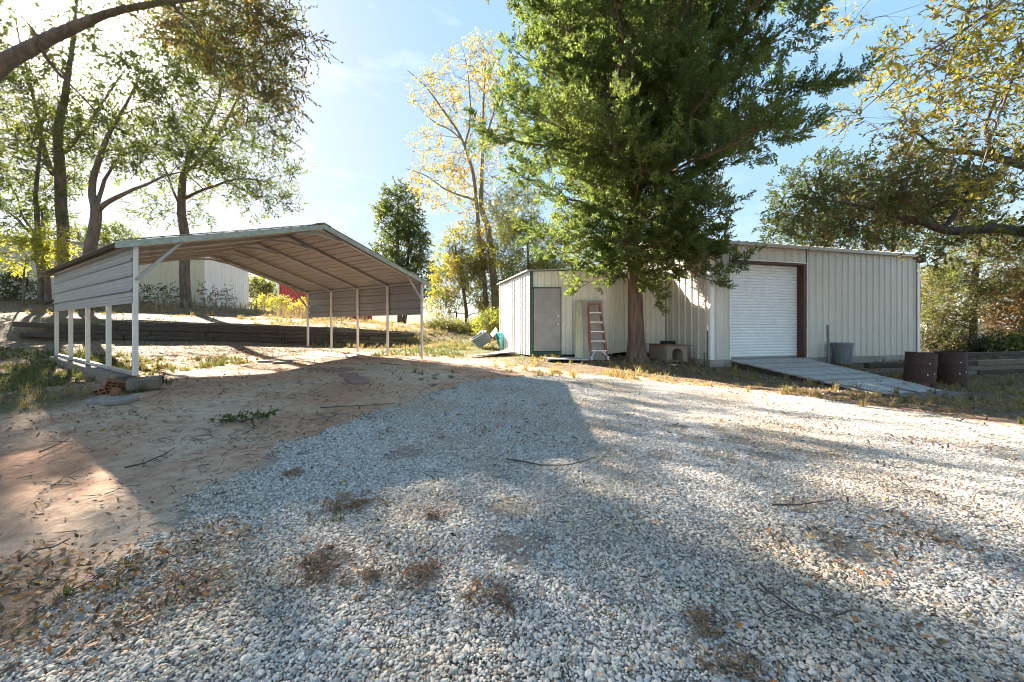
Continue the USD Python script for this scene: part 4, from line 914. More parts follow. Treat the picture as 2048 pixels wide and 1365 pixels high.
near_edge = np.vstack([np.column_stack([lr.normal(c[0], .085, 60), lr.normal(c[1], .07, 60)]) for c in edge_pts]); P3 = put(near_edge, lr, .006, .045)
a = leaves_mesh(P1, .036, lr); b = leaves_mesh(P2_, .06, lr); c3 = leaves_mesh(P3, .036, lr)
lm = MB().add(*a).add(*b).add(*c3)
obj('leaf_litter', lm, litter_mat, kind='stuff', label='scattered brown fallen leaves on gravel and dirt', cat='leaves')
# straw and small debris in clumps
def straws(P, L, w, r, flat=.25):
    n = len(P); a = r.uniform(0, 6.28, n); pt = r.normal(.15, flat, n); s = L * r.uniform(.4, 1.3, n)
    u = np.stack([np.cos(a) * np.cos(pt), np.sin(a) * np.cos(pt), np.sin(pt)], 1) * s[:, None] / 2
    wv = np.cross(u, [0, 0, 1.0]); wv = wv / (np.linalg.norm(wv, axis=1, keepdims=True) + 1e-9) * w
    up_ = np.cross(wv, u); up_ = up_ / (np.linalg.norm(up_, axis=1, keepdims=True) + 1e-9) * w
    bend = up_ * (r.normal(0, 6, n))[:, None]
    V = np.stack([P - u + wv, P - u - wv, P - u + up_ * 1.6, P + bend + wv, P + bend - wv, P + bend + up_ * 1.6, P + u], 1).reshape(-1, 3)
    f = np.array([[0, 3, 4], [0, 4, 1], [1, 4, 5], [1, 5, 2], [2, 5, 3], [2, 3, 0], [3, 6, 4], [4, 6, 5], [5, 6, 3], [0, 1, 2]])
    return V, (f[None] + (np.arange(n) * 7)[:, None, None]).reshape(-1, 3)
straw_mat = leafmat('straw', [(.09, .055, .037), (.17, .10, .062), (.27, .17, .10), (.40, .28, .18)], 0.0, 3.0, .8, .2)
for k, (c, rad) in enumerate(CLUMPS[:10]):
    n = int((300, 170, 240, 200, 260)[k % 5] * (rad / .17) ** 1.3); q = np.column_stack([c[0] + lr.standard_t(3, n) * rad * .30, c[1] + lr.standard_t(3, n) * rad * .24]); q = q[(np.abs(q - c[:2]) < rad * 1.5).all(1)]; q += (np.column_stack([meshkit.noise(np.column_stack([q * 14, q[:, 0] * 0]), k + 3), meshkit.noise(np.column_stack([q * 14, q[:, 0] * 0]), k + 9)]) - .5) * rad * .9; n = len(q)
    bump_ = np.exp(-((q[:, 0] - c[0]) ** 2 + (q[:, 1] - c[1]) ** 2) / (rad * .5) ** 2)
    PP = np.column_stack([q, gz(q[:, 0], q[:, 1]) + (.012 + .006 * (k % 3)) + (.018 + .011 * (k % 4)) * bump_ * lr.random(n)])
    where = ['darkest and widest, left of the middle', 'small one right of the widest dark clump', 'reddish one nearest the middle of the foreground', 'tan one right of the reddish clump', 'one with an orange leaf beside it', 'flat one where the gravel starts to widen', 'one at the bottom edge of the picture',
             'thin one left of the reddish clump', 'thin one just below the orange leaf', 'one near the long dark curved stick at right'][k]
    obj('straw_clump', MB().add(*straws(PP, .06, .0017, lr)), straw_mat, label=f'clump of straw on gravel, {where}', cat='straw', kind='stuff')
# small dark twigs on the dirt
def d_tw(x, y):
    n_ = meshkit.fbm(np.stack([x * .9, y * 2.0, 0 * x], 1), 4, 14)
    return ((gdist(x, y) < .25) * (x < 1.0) * (y < 11)) * (.04 + 1.2 * (n_ > .57)) + .03
xt = scatter(d_tw, 1800, lr, -9, 4, 1.6, 11)
obj('fallen_twigs', MB().add(*straws(put(xt, lr, .008, .012), .15, .0028, lr, .05)), M['twig'], kind='stuff', label='small dark twigs strewn over the sandy dirt', cat='twigs')
def stick(pts, r0, label):
    r0 *= .68
    q = [on(*p) for p in pts]; P = np.array(q); t = np.linspace(0, 1, len(P)); tt = np.linspace(0, 1, 22)
    P = np.stack([np.interp(tt, t, P[:, k]) for k in range(3)], 1); P[:, :2] += .012 * (meshkit.fbm(np.column_stack([tt * 9, tt * 0, tt * 0 + r0 * 900]), 3, 1)[:, None] - .5) * [1, 1]
    P[:, 2] = gz(P[:, 0], P[:, 1]) + .028 + r0
    b = MB().tube(P, np.linspace(r0, r0 * .45, 22), 7)
    for k in (6, 12, 16):
        d = V3(*lr.normal(size=2), .25) * .05; b.tube([P[k], P[k] + d * .6, P[k] + d * 1.4], [r0 * .5, r0 * .4, r0 * .2], 5)
    obj('fallen_stick', b, M['twig'], label=label, cat='stick', group='fallen sticks')
stick([(1012, 926), (1050, 934), (1085, 941), (1130, 940), (1170, 932), (1190, 922)], .012, 'dark curved stick on the shaded gravel in mid picture')
stick([(1518, 1187), (1550, 1215), (1590, 1240), (1645, 1260)], .0085, 'long dark stick lying diagonally in the right foreground')
stick([(1545, 1022), (1600, 1022), (1662, 1012)], .011, 'thin straight stick on the shaded gravel at right')
stick([(80, 915), (110, 900), (140, 886)], .012, 'stick on the sunlit sand at far left')
stick([(250, 945), (290, 936), (330, 918), (350, 905)], .012, 'stick at the edge of the carport shadow on the sand')
stick([(70, 1118), (105, 1108), (142, 1094)], .008, 'short stick beside the leaf heap in the left foreground')
stick([(760, 730), (790, 733), (812, 736)], .016, 'stick on the dirt under the right carport eave')
stick([(640, 822), (700, 818), (790, 812)], .014, 'long thin stick where dirt and gravel meet')

# ---------------------------------------------------------------- grass
def tuft(n, h, spread, r, w=.004):
    V, F_ = [], []
    for i in range(n):
        a = r.uniform(0, 6.28); d = r.uniform(0, spread); x, y = d * math.cos(a), d * math.sin(a); H_ = h * r.uniform(.45, 1.15); ln = r.uniform(.1, .8) * H_; b = r.uniform(0, 6.28)
        dx, dy = math.cos(b), math.sin(b); wx, wy = -dy * w, dx * w; k = len(V)
        V += [(x + wx, y + wy, -.01), (x - wx, y - wy, -.01), (x + dx * ln * .35 + wx * .8, y + dy * ln * .35 + wy * .8, H_ * .6), (x + dx * ln * .35 - wx * .8, y + dy * ln * .35 - wy * .8, H_ * .6), (x + dx * ln, y + dy * ln, H_)]
        F_ += [(k, k + 1, k + 3), (k, k + 3, k + 2), (k + 2, k + 3, k + 4)]
    return np.array(V), np.array(F_)
gr = np.random.default_rng(5)
tufts = [tuft(34, .10, .09, gr), tuft(28, .15, .07, gr), tuft(40, .07, .12, gr), tuft(22, .22, .06, gr, .005)]
green_g = leafmat('green_grass_blade', [(.05, .06, .022), (.085, .10, .035), (.14, .15, .055), (.24, .20, .09)], .4, .6, .5, .5)
dry_g = leafmat('dry_grass_blade', [(.16, .12, .06), (.26, .20, .10), (.36, .28, .14), (.24, .22, .08)], .35, .6, .6, .4)
def carpet(name, label, fn, n, mt, smin, smax, box, seed):
    r = np.random.default_rng(seed); xy = scatter(fn, n, r, *box); n = len(xy)
    pi = instancer('/World/' + name, tufts, mt, np.column_stack([xy, gz(xy[:, 0], xy[:, 1])]), r.uniform(smin, smax, n), qz(r.uniform(0, 6.28, n)), r.integers(0, 4, n))
    tag(pi, label, 'grass', None, 'stuff')
fb = lambda x, y, s, sd: meshkit.fbm(np.stack([x * s, y * s, 0 * x], 1), 3, sd)
carpet('green_grass', 'short green grass left of the carport and on the slope', lambda x, y: (fb(x, y, .9, 3) > .46) * (1.0 * ((x < -7.2 + .3 * (y - 6)) & (y > 5.2)) * (y < 10) + .8 * ((np.abs(x + 2.0) < 2.4) & (y > 11.6) & (fb(x, y, .6, 4) > .42)) + .05 * (gdist(x, y) < -.2) * (x > 1)) * (np.abs(gdist(x, y)) > .1), 2200, green_g, .35, .85, (-16, 14, 4.5, 19), 8)
carpet('dry_grass', 'dry straw-coloured grass on bank, verge and slope', lambda x, y: (fb(x, y, 1.1, 9) > .47) * (.9 * ((gdist(x, y) < -.1) & (x > .5) & (y > 7.0 - .12 * x)) + 1.0 * ((y > 14.2) & (x > -10) & (x < 1)) + .8 * ((y > 11.5 + .0 * x) & (x < -6) & (y > 17.6 + .43 * (x + 8)))) , 7500, dry_g, .4, 1.05, (-26, 18, 6.5, 25), 9)
def weeds(px, py, n, sp, label, mt, smin, smax):
    c = on(px, py); x = thing('weed_clump', label, 'weeds', c, 0, 'weed clumps'); r = np.random.default_rng(int(px)); V = MB()
    for k in range(n):
        v, f = tufts[int(r.integers(0, 4))]; s_ = r.uniform(smin, smax); a = r.uniform(0, 6.28); o = r.normal(0, sp, 2); ca, sa = math.cos(a), math.sin(a)
        V.add(np.column_stack([(v[:, 0] * ca - v[:, 1] * sa) * s_ + o[0], (v[:, 0] * sa + v[:, 1] * ca) * s_ + o[1], v[:, 2] * s_ + g1(c[0] + o[0], c[1] + o[1]) - c[2]]), f)
    obj('blades', V, mt, x, kind='stuff')
weeds(300, 768, 14, .16, 'green weeds round the stone block at the carport front post', green_g, .8, 1.6)
weeds(270, 785, 8, .14, 'low weeds before the stone block by the bricks', green_g, .6, 1.1)
weeds(175, 1185, 5, .06, 'bright green grass tuft in the left foreground leaves', green_g, .35, .6)
weeds(690, 1025, 4, .09, 'grass blades in the dark clump left of the middle', green_g, .35, .6)
weeds(110, 715, 12, .2, 'sunlit grass beside the rearmost left carport post', green_g, .8, 1.4)
weeds(55, 800, 12, .3, 'pale grass patch at the far left edge of the yard', dry_g, .6, 1.1)
weeds(1010, 735, 12, .35, 'yellow grass patch left of the door platform', dry_g, .6, 1.3)
weeds(1215, 745, 16, .45, 'yellow grass patch in front of the ladder', dry_g, .6, 1.3)
weeds(870, 752, 14, .4, 'dark grass patch at the far tip of the gravel', green_g, .4, .8)
weeds(1600, 790, 14, .5, 'grass fringe below the lower edge of the ramp', dry_g, .5, 1.2)
# ---------------------------------------------------------------- trees
def leaf_cluster(n, R, L, w, r, droop=0.0, flat=.7):
    """a leafy twig along +x: side twigs from a common stem, leaves in turn along each"""
    V, F_ = [], []
    def quad(p, u, s, ww):
        v = np.cross(u, r.normal(size=3)); v /= np.linalg.norm(v) + 1e-9; nn = np.cross(u, v); m = p + u * s * .45; k = len(V)
        V.extend([p, m + v * s * ww / 2 + nn * s * .07, p + u * s, m - v * s * ww / 2 + nn * s * .07]); F_.extend([(k, k + 1, k + 2), (k, k + 2, k + 3)])
    nt = max(4, n // 6); per = max(2, round(n / nt))
    for k in range(nt):
        b = V3(R * (1.5 * (k + .5) / nt - .6), 0, 0); d = V3(.55, *(r.normal(size=2) * [.9, .9 * flat])); d /= np.linalg.norm(d); T = R * r.uniform(.55, 1.1)
        e = b + d * T; m_ = (b + e) / 2 + V3(0, 0, .08 * R); quad(b, (e - b) / T, T, .012 / max(T, .05))
        for q in range(per):
            t = (q + .6 + .4 * r.random()) / per; p = b + d * T * t; sd = np.cross(d, r.normal(size=3)); sd /= np.linalg.norm(sd)
            u = d * .75 + sd * .75; u[2] -= droop * .8; u /= np.linalg.norm(u); quad(p, u, L * r.uniform(.65, 1.25), w)
    return np.array(V), np.array(F_)
def limb_mesh(mb_, P, R, sides, seed=0, rough=.0):
    P = np.asarray(P, float); R = np.asarray(R, float)
    # smooth the line
    t = np.r_[0, np.cumsum(np.linalg.norm(np.diff(P, axis=0), axis=1))]; n = max(4, min(40, int(t[-1] / .22) + 2)); tt = np.linspace(0, t[-1], n)
    from scipy.interpolate import PchipInterpolator
    Q = np.stack([PchipInterpolator(t, P[:, k])(tt) for k in range(3)], 1) if len(P) > 2 else np.stack([np.interp(tt, t, P[:, k]) for k in range(3)], 1)
    RR = np.interp(tt, t, R)
    if rough:
        Q = Q + (np.stack([meshkit.fbm(np.column_stack([tt * .9, tt * 0 + seed, tt * 0 + k * 7.1]), 3, 4) for k in range(3)], 1) - .5) * rough * np.clip(RR / R.max(), .3, 1)[:, None] * np.minimum(1, tt / 1.0)[:, None]
    mb_.tube(Q, RR, sides)
    return Q, RR
CLUSTERS = {}
def cluster_set(key, n, R, L, w, droop=0.0, flat=.7, k=4):
    r = np.random.default_rng(abs(hash(key)) % 1000 if False else sum(map(ord, key)))
    CLUSTERS[key] = [leaf_cluster(n, R, L, w, r, droop, flat) for _ in range(k)]
cluster_set('oak', 30, .40, .105, .6); cluster_set('oakfar', 34, .6, .17, .6); cluster_set('sparse', 16, .36, .11, .55)
cluster_set('near', 22, .26, .066, .42, .5, .8); cluster_set('nearbrown', 22, .27, .06, .45, .4, .8); cluster_set('bush', 46, .32, .07, .5); cluster_set('fine', 44, .45, .09, .5); cluster_set('dark', 40, .6, .17, .55)
LM = {
 'oak': leafmat('oak_leaf', [(.045, .07, .022), (.075, .105, .03), (.12, .145, .04), (.20, .19, .05)], .48, .35),
 'brown': leafmat('brown_oak_leaf', [(.07, .075, .03), (.12, .105, .04), (.19, .13, .05), (.25, .14, .055)], .55, .5),
 'yellow': leafmat('yellow_leaf', [(.14, .13, .05), (.23, .18, .055), (.31, .23, .07), (.29, .18, .07)], .6, .5),
 'goldgreen': leafmat('gold_green_leaf', [(.09, .115, .025), (.20, .195, .04), (.37, .30, .055), (.47, .31, .06)], .62, .8),
 'lime': leafmat('lime_leaf', [(.16, .20, .04), (.27, .29, .06), (.38, .37, .08), (.46, .40, .10)], .62, .6),
 'dark': leafmat('evergreen_leaf', [(.025, .042, .022), (.045, .068, .03), (.07, .092, .038), (.12, .125, .05)], .4, .5),
 'olive': leafmat('olive_leaf', [(.04, .05, .02), (.08, .08, .03), (.13, .11, .04), (.19, .135, .05)], .4, .6),
 'autumn': leafmat('autumn_leaf', [(.05, .06, .02), (.13, .10, .03), (.24, .12, .04), (.28, .08, .04)], .45, .9),
 'grey': leafmat('grey_shrub_leaf', [(.05, .06, .045), (.09, .10, .075), (.14, .14, .11), (.19, .17, .13)], .3, .6),
 'palegreen': leafmat('pale_green_leaf', [(.06, .09, .03), (.12, .15, .05), (.20, .21, .07), (.28, .25, .08)], .5, .6),
}
def E(px, py, hx, hy, d, hd, n): return (at(px, py, d), V3(hx / FPX * d, hd, hy / FPX * d), n)
def tree(name, label, cat, trunks, blobs, cl, lm, bark='bark', group=None, seed=1, gap=.42, hubsize=13, sides=9, scale=(.8, 1.2), twigr=.006, shell=.5, rough=.18, crownname='crown', foot=True, barefrac=0.0):
    r = np.random.default_rng(seed); root = thing(name, label, cat, (0, 0, 0), 0, group)
    tm = MB(); SP, SR = [], []
    for k, (pts, rad) in enumerate(trunks):
        pts = [np.asarray(p, float) for p in pts]
        if k == 0 and foot: pts[0] = pts[0] * V3(1, 1, 0) + UP * (g1(pts[0][0], pts[0][1]) - .05)
        R = np.interp(np.linspace(0, 1, len(pts)), np.linspace(0, 1, len(rad)), rad)
        if k == 0 and foot and rad[0] > .08:
            p1 = pts[0] + (pts[1] - pts[0]) * .12; pts = [pts[0], p1] + pts[1:]; R = np.r_[R[0] * 1.7, R[0] * 1.05, R[1:]]
        Q, RR = limb_mesh(tm, pts, R, sides, seed + k, rough); SP.append(Q); SR.append(RR)
    if trunks: obj('trunk', tm, M[bark], root, smooth=True)
    C, D_ = [], None
    for c, h, n in blobs:
        m = 0
        while m < n:
            d = r.normal(size=(n * 4, 3)); d /= np.linalg.norm(d, axis=1, keepdims=True)
            p = c + d * (r.random(n * 4) ** (1 / (3 + shell * 3)))[:, None] * h * (1 + .25 * (meshkit.noise(d * 2.2 + c, seed) - .5))[:, None]
            ok = meshkit.fbm(p * (1.15 / max(.6, h.mean() * .45)) + seed * 3.3, 3, seed) > gap
            p = p[ok][:n - m]; C.append(p); m += len(p)
            if not len(p): break
    C = np.vstack(C); n = len(C)
    bm = MB()
    if trunks:
        SPa, SRa = np.vstack(SP), np.concatenate(SR); hi = len(SPa)
        K = max(2, n // hubsize); hub = C[r.choice(n, K, replace=False)]
        for _ in range(2):
            lab = cKDTree(hub).query(C)[1]; hub = np.array([C[lab == k].mean(0) if (lab == k).any() else hub[k] for k in range(K)])
        d0 = cKDTree(SPa).query(hub)[0]
        for k in np.argsort(d0):
            h = hub[k]; dv = SPa - h; dist = np.linalg.norm(dv, axis=1) + .9 * np.maximum(0, dv[:, 2]) + .25 * np.abs(dv[:, 2]); j = np.argmin(dist); s = SPa[j]
            L = np.linalg.norm(h - s); 
            if L < .15: continue
            r0 = min(.62 * SRa[j], .010 * L + .014); mid1 = s + (h - s) * .35 + r.normal(size=3) * .09 * L + UP * .05 * L; mid2 = s + (h - s) * .7 + r.normal(size=3) * .07 * L + UP * .06 * L
            P = np.array([s, mid1, mid2, h]); t = np.linspace(0, 1, 7)[:, None]
            q = (1 - t) ** 3 * P[0] + 3 * t * (1 - t) ** 2 * P[1] + 3 * t * t * (1 - t) * P[2] + t ** 3 * P[3]
            RR = np.linspace(r0, max(r0 * .35, .006), 7); bm.tube(q, RR, 5, cap=False)
            SPa = np.vstack([SPa, q[2:]]); SRa = np.r_[SRa, RR[2:]]
        nr = cKDTree(SPa[hi:] if len(SPa) > hi else SPa); base = SPa[hi:] if len(SPa) > hi else SPa
        j = nr.query(C)[1]
        for a_, b_ in zip(base[j], C):
            L = np.linalg.norm(b_ - a_); m_ = (a_ + b_) / 2 + r.normal(size=3) * .10 * L
            bm.tube([a_, m_, b_ + (b_ - a_) * .2], [twigr, twigr * .75, twigr * .4], 3, cap=False)
        obj('branches', bm, M[bark], root, smooth=True)
    D_ = (C - base[j]) if trunks else r.normal(size=C.shape)
    D_ = D_ / (np.linalg.norm(D_, axis=1, keepdims=True) + 1e-6) + r.normal(size=C.shape) * .35
    keep = r.random(n) >= barefrac; C, D_ = C[keep], D_[keep]; n = len(C)
    ps = CLUSTERS[cl]; ro = r.uniform(-.8, .8, n); q = qmul(qto(D_), np.stack([np.cos(ro), np.sin(ro), 0 * ro, 0 * ro], 1))
    pi = instancer(f'{root}/{crownname}', ps, LM[lm] if isinstance(lm, str) else [LM[x] for x in lm], C, r.uniform(*scale, n), q, r.integers(0, len(ps), n))
    tag(pi, kind='stuff')
    return root
A = at
# the big trees on the left bank
tree('oak_tree', 'thick-trunked oak on the bank, first big trunk from the left', 'tree',
     [([A(136, 606, 17), A(129, 520, 17), A(124, 430, 17), A(119, 340, 17), A(117, 280, 17), A(120, 235, 17), A(132, 190, 17), A(142, 120, 17.2), A(150, 40, 17.4), A(160, -60, 17.5)], [0.211, 0.204, 0.197, 0.177, 0.15, 0.136, 0.102, 0.068, 0.0408]),
      ([A(130, 305, 17), A(160, 270, 16.8), A(186, 236, 16.6), A(215, 190, 16.4), A(250, 140, 16.2)], [0.0816, 0.068, 0.0476, 0.0272]),
      ([A(108, 348, 17), A(85, 325, 17.2), A(60, 313, 17.3), A(20, 296, 17.5), A(-30, 285, 17.6)], [0.0748, 0.0612, 0.0408, 0.0204]),
      ([A(106, 348, 17), A(88, 300, 17.4), A(78, 250, 17.7), A(70, 200, 18), A(50, 120, 18.2), A(30, 40, 18.5)], [0.109, 0.0952, 0.0748, 0.0476, 0.0272])],
     [E(120, 170, 150, 120, 17, 3, 216), E(30, 110, 90, 60, 16.5, 1.5, 108), E(40, 60, 130, 100, 17.5, 3.0, 216), E(300, 60, 120, 110, 17, 2.5, 200), E(60, 220, 80, 60, 16.8, 1.5, 96), E(20, 320, 90, 80, 17, 2, 114), E(190, 260, 90, 60, 16.5, 1.6, 98)],
     'oak', 'oak', seed=11, gap=0.5)
tree('oak_tree', 'forked oak on the bank rising behind the carport, right of the thick trunk', 'tree',
     [([A(168, 606, 15.5), A(176, 530, 15.5), A(186, 470, 15.5), A(192, 422, 15.5), A(184, 388, 15.5), A(194, 337, 15.5), A(206, 293, 15.4), A(222, 262, 15.4), A(250, 215, 15.3), A(280, 150, 15.2)], [0.204, 0.197, 0.19, 0.17, 0.116, 0.102, 0.0884, 0.068, 0.0476, 0.0272]),
      ([A(196, 421, 15.5), A(215, 405, 15.3), A(249, 388, 15.1), A(290, 371, 14.9), A(337, 350, 14.7), A(370, 344, 14.6)], [0.109, 0.0884, 0.068, 0.0476, 0.034, 0.0204]),
      ([A(196, 405, 15.5), A(206, 370, 15.8), A(217, 347, 15.9), A(235, 318, 16), A(275, 300, 16.2)], [0.0748, 0.0612, 0.0408, 0.0204])],
     [E(250, 190, 130, 110, 15.5, 2.6, 145), E(330, 290, 110, 60, 15.2, 2, 82), E(230, 290, 70, 60, 15.6, 1.6, 42), E(330, 110, 120, 100, 15.5, 2.4, 96)],
     'oak', 'oak', seed=12, gap=0.54)
tree('slender_tree', 'thin twin-stemmed tree on the bank at far left', 'tree',
     [([A(84, 606, 16), A(80, 540, 16), A(74, 480, 16), A(72, 400, 16), A(78, 320, 16.2), A(84, 240, 16.4)], [0.116, 0.109, 0.0952, 0.0748, 0.0544, 0.034]),
      ([A(96, 606, 15.9), A(93, 540, 15.9), A(86, 470, 15.9), A(84, 420, 15.9)], [0.109, 0.0952, 0.068, 0.0272]),
      ([A(72, 480, 16), A(45, 450, 15.8), A(15, 425, 15.6), A(-20, 405, 15.5)], [0.0476, 0.0408, 0.0306, 0.0204]),
      ([A(70, 470, 16), A(48, 430, 16.2), A(25, 380, 16.4), A(0, 345, 16.5)], [0.0408, 0.034, 0.0272, 0.0136])],
     [E(20, 420, 80, 70, 16, 1.6, 100), E(60, 330, 80, 60, 16.3, 1.6, 100)], 'oak', 'oak', seed=13, gap=.48)
tree('oak_tree', 'slender oak behind the carport roof with its crown against the sky', 'tree',
     [([A(373, 613, 19), A(369, 540, 19), A(370, 470, 19), A(364, 420, 19), A(365, 370, 19), A(372, 335, 19), A(384, 306, 19), A(398, 280, 19), A(416, 246, 19), A(440, 190, 19), A(455, 120, 19.2)], [0.224, 0.216, 0.2, 0.176, 0.16, 0.128, 0.096, 0.08, 0.064, 0.048, 0.024]),
      ([A(370, 345, 19), A(400, 320, 18.8), A(428, 283, 18.6), A(458, 230, 18.4), A(490, 170, 18.2)], [0.096, 0.08, 0.064, 0.048, 0.024]),
      ([A(372, 396, 19), A(420, 375, 18.6), A(475, 358, 18.2), A(528, 364, 18)], [0.072, 0.056, 0.04, 0.024]),
      ([A(365, 420, 19), A(345, 380, 19.3), A(330, 340, 19.5), A(300, 300, 19.8)], [0.064, 0.048, 0.04, 0.024])],
     [E(440, 215, 135, 110, 19, 3, 257), E(500, 310, 95, 75, 18.5, 2.4, 152), E(400, 350, 130, 60, 19, 2.4, 116), E(340, 420, 70, 36, 19, 1.5, 40), E(520, 400, 70, 32, 18, 1.5, 40), E(480, 120, 110, 90, 18.8, 2.5, 146), E(430, 20, 150, 90, 19, 3, 158), E(330, 230, 80, 90, 19.5, 2, 72)],
     'oak', 'oak', seed=14, gap=0.52)
tree('oak_tree', 'near oak whose thick limb and browning twigs hang in at the top left', 'tree',
     [([V3(-11.4, 6.6, .6), V3(-11.2, 6.5, 2.2), V3(-10.6, 6.3, 3.6), V3(-9.6, 6.2, 4.6), A(-60, 185, 6.1), A(0, 134, 6.1), A(60, 100, 6.15), A(125, 66, 6.2), A(210, 30, 6.3), A(310, 8, 6.5), A(420, -5, 6.7), A(520, -30, 6.8)], [0.17, 0.16, 0.15, 0.14, 0.13, 0.115, 0.1, 0.085, 0.06, 0.045, 0.03, 0.015]),
      ([A(310, 8, 6.5), A(380, 40, 6.6), A(430, 110, 6.7), A(455, 180, 6.7)], [0.025, 0.02, 0.0125, 0.006]),
      ([A(420, -5, 6.7), A(500, 25, 6.8), A(545, 90, 6.9), A(575, 170, 6.9)], [0.0225, 0.0175, 0.01, 0.005]),
      ([A(80, 90, 6.1), A(110, 140, 6.4), A(160, 190, 6.7), A(220, 260, 6.9)], [0.03, 0.025, 0.015, 0.006])],
     [E(500, 110, 100, 100, 6.8, 1.1, 162), E(420, 40, 130, 60, 6.6, 1.2, 118), E(560, 30, 60, 60, 6.8, .9, 56), E(520, 215, 70, 50, 6.8, .7, 43), E(255, 25, 60, 35, 6.5, .6, 26), E(40, 40, 70, 45, 6.3, .7, 25)],
     'nearbrown', ['brown', 'oak', 'brown', 'olive'], seed=15, gap=0.47, twigr=.003, hubsize=9, rough=.08)
# tall half-bare yellow tree and its neighbours behind the shed
tree('yellow_tree', 'tall half-bare tree with yellow leaves behind the shed', 'tree',
     [([A(996, 660, 24), A(988, 580, 24), A(982, 500, 24), A(976, 460, 24), A(962, 404, 24), A(965, 303, 24), A(966, 236, 24), A(970, 135, 24), A(966, 88, 24)], [0.24, 0.224, 0.208, 0.192, 0.16, 0.112, 0.088, 0.056, 0.024]),
      ([A(975, 660, 24.4), A(968, 560, 24.3), A(960, 480, 24.2), A(955, 420, 24.1), A(946, 350, 24), A(928, 290, 24), A(912, 256, 24), A(882, 216, 23.8), A(858, 182, 23.6), A(815, 141, 23.4)], [0.176, 0.16, 0.144, 0.128, 0.12, 0.096, 0.08, 0.064, 0.04, 0.016]),
      ([A(930, 292, 24), A(940, 219, 24.2), A(936, 152, 24.3), A(923, 91, 24.4)], [0.08, 0.056, 0.04, 0.016]),
      ([A(955, 405, 24), A(943, 398, 24), A(896, 381, 23.7), A(848, 350, 23.5), A(812, 338, 23.4)], [0.08, 0.072, 0.048, 0.032, 0.016]),
      ([A(925, 285, 24), A(900, 260, 24.2), A(870, 245, 24.3), A(840, 215, 24.4)], [0.056, 0.04, 0.032, 0.016]),
      ([A(965, 300, 24), A(985, 230, 23.8), A(996, 170, 23.7), A(1000, 120, 23.6)], [0.072, 0.056, 0.04, 0.016])],
     [E(925, 180, 75, 85, 24, 1.8, 270), E(965, 120, 32, 50, 24, 1.2, 108), E(870, 190, 50, 40, 23.8, 1.2, 108), E(950, 330, 55, 70, 24, 1.6, 234), E(880, 370, 65, 45, 23.7, 1.4, 216), E(965, 450, 45, 60, 24, 1.8, 200), E(860, 300, 40, 40, 24, 1.2, 72), E(995, 230, 25, 80, 23.8, 1.2, 108)],
     'sparse', ['yellow', 'lime', 'yellow', 'yellow'], bark='barkpale', seed=16, gap=.40, hubsize=7, twigr=.012, rough=.2, barefrac=.42)
tree('evergreen_tree', 'dark green upright tree right of the carport ridge', 'tree', [([A(800, 660, 32), A(797, 560, 32), A(795, 470, 32), A(797, 390, 32)], [.22, .2, .14, .05]), ([A(808, 660, 32), A(812, 560, 32), A(818, 480, 32), A(812, 400, 32)], [.18, .15, .1, .04])],
     [E(800, 425, 42, 52, 32, 1.8, 225), E(800, 490, 55, 40, 32, 2, 180), E(822, 555, 52, 55, 31, 2, 225), E(775, 560, 30, 40, 32, 1.6, 52)], 'oakfar', ['dark', 'oak', 'dark', 'oak'], seed=17, gap=0.47)
tree('green_tree', 'yellow-green leafy tree in the gap between carport and shed', 'tree', [([A(935, 665, 25), A(928, 590, 25), A(915, 520, 25), A(905, 460, 25)], [0.12, 0.1, 0.07, 0.03])],
     [E(905, 560, 40, 60, 25, 1.6, 209), E(935, 510, 50, 60, 25, 1.8, 284), E(885, 610, 28, 30, 25, 1.2, 49), E(980, 560, 40, 80, 24, 1.6, 321)], 'oak', ['lime', 'yellow', 'lime', 'palegreen'], seed=18, gap=0.42)
tree('green_tree', 'pale green tree behind the shed roof, left of the cedar', 'tree', [([A(1060, 660, 22), A(1058, 560, 22), A(1055, 480, 22)], [.14, .12, .04])],
     [E(1060, 500, 75, 55, 22, 2, 330), E(1030, 430, 50, 60, 22.5, 1.8, 220), E(1110, 540, 60, 30, 21.5, 1.4, 150)], 'fine', ['palegreen', 'oak', 'palegreen', 'lime'], seed=19, gap=.43)
# the row of brush on the rise
for k, (px, py, hx, hy, d, lm_, lb) in enumerate(((880, 664, 40, 18, 20.5, ['oak', 'olive'], 'dark green brush on the rise just right of the carport'), (935, 664, 40, 18, 20.5, ['olive', 'palegreen'], 'olive brush on the rise below the lone thin post'), (985, 655, 35, 26, 19.5, ['lime', 'palegreen'], 'light green brush beside the shed with junk before it'))):
    c_ = at(px, py, d); tree('brush', lb, 'bush', [([V3(c_[0], c_[1], 0), c_ + V3(.1, 0, .1), c_ + V3(-.2, .1, .5)], [.03, .02, .01])], [E(px, py, hx, hy, d, .9, 210)], 'bush', lm_, group=None, seed=30 + k, gap=.36)
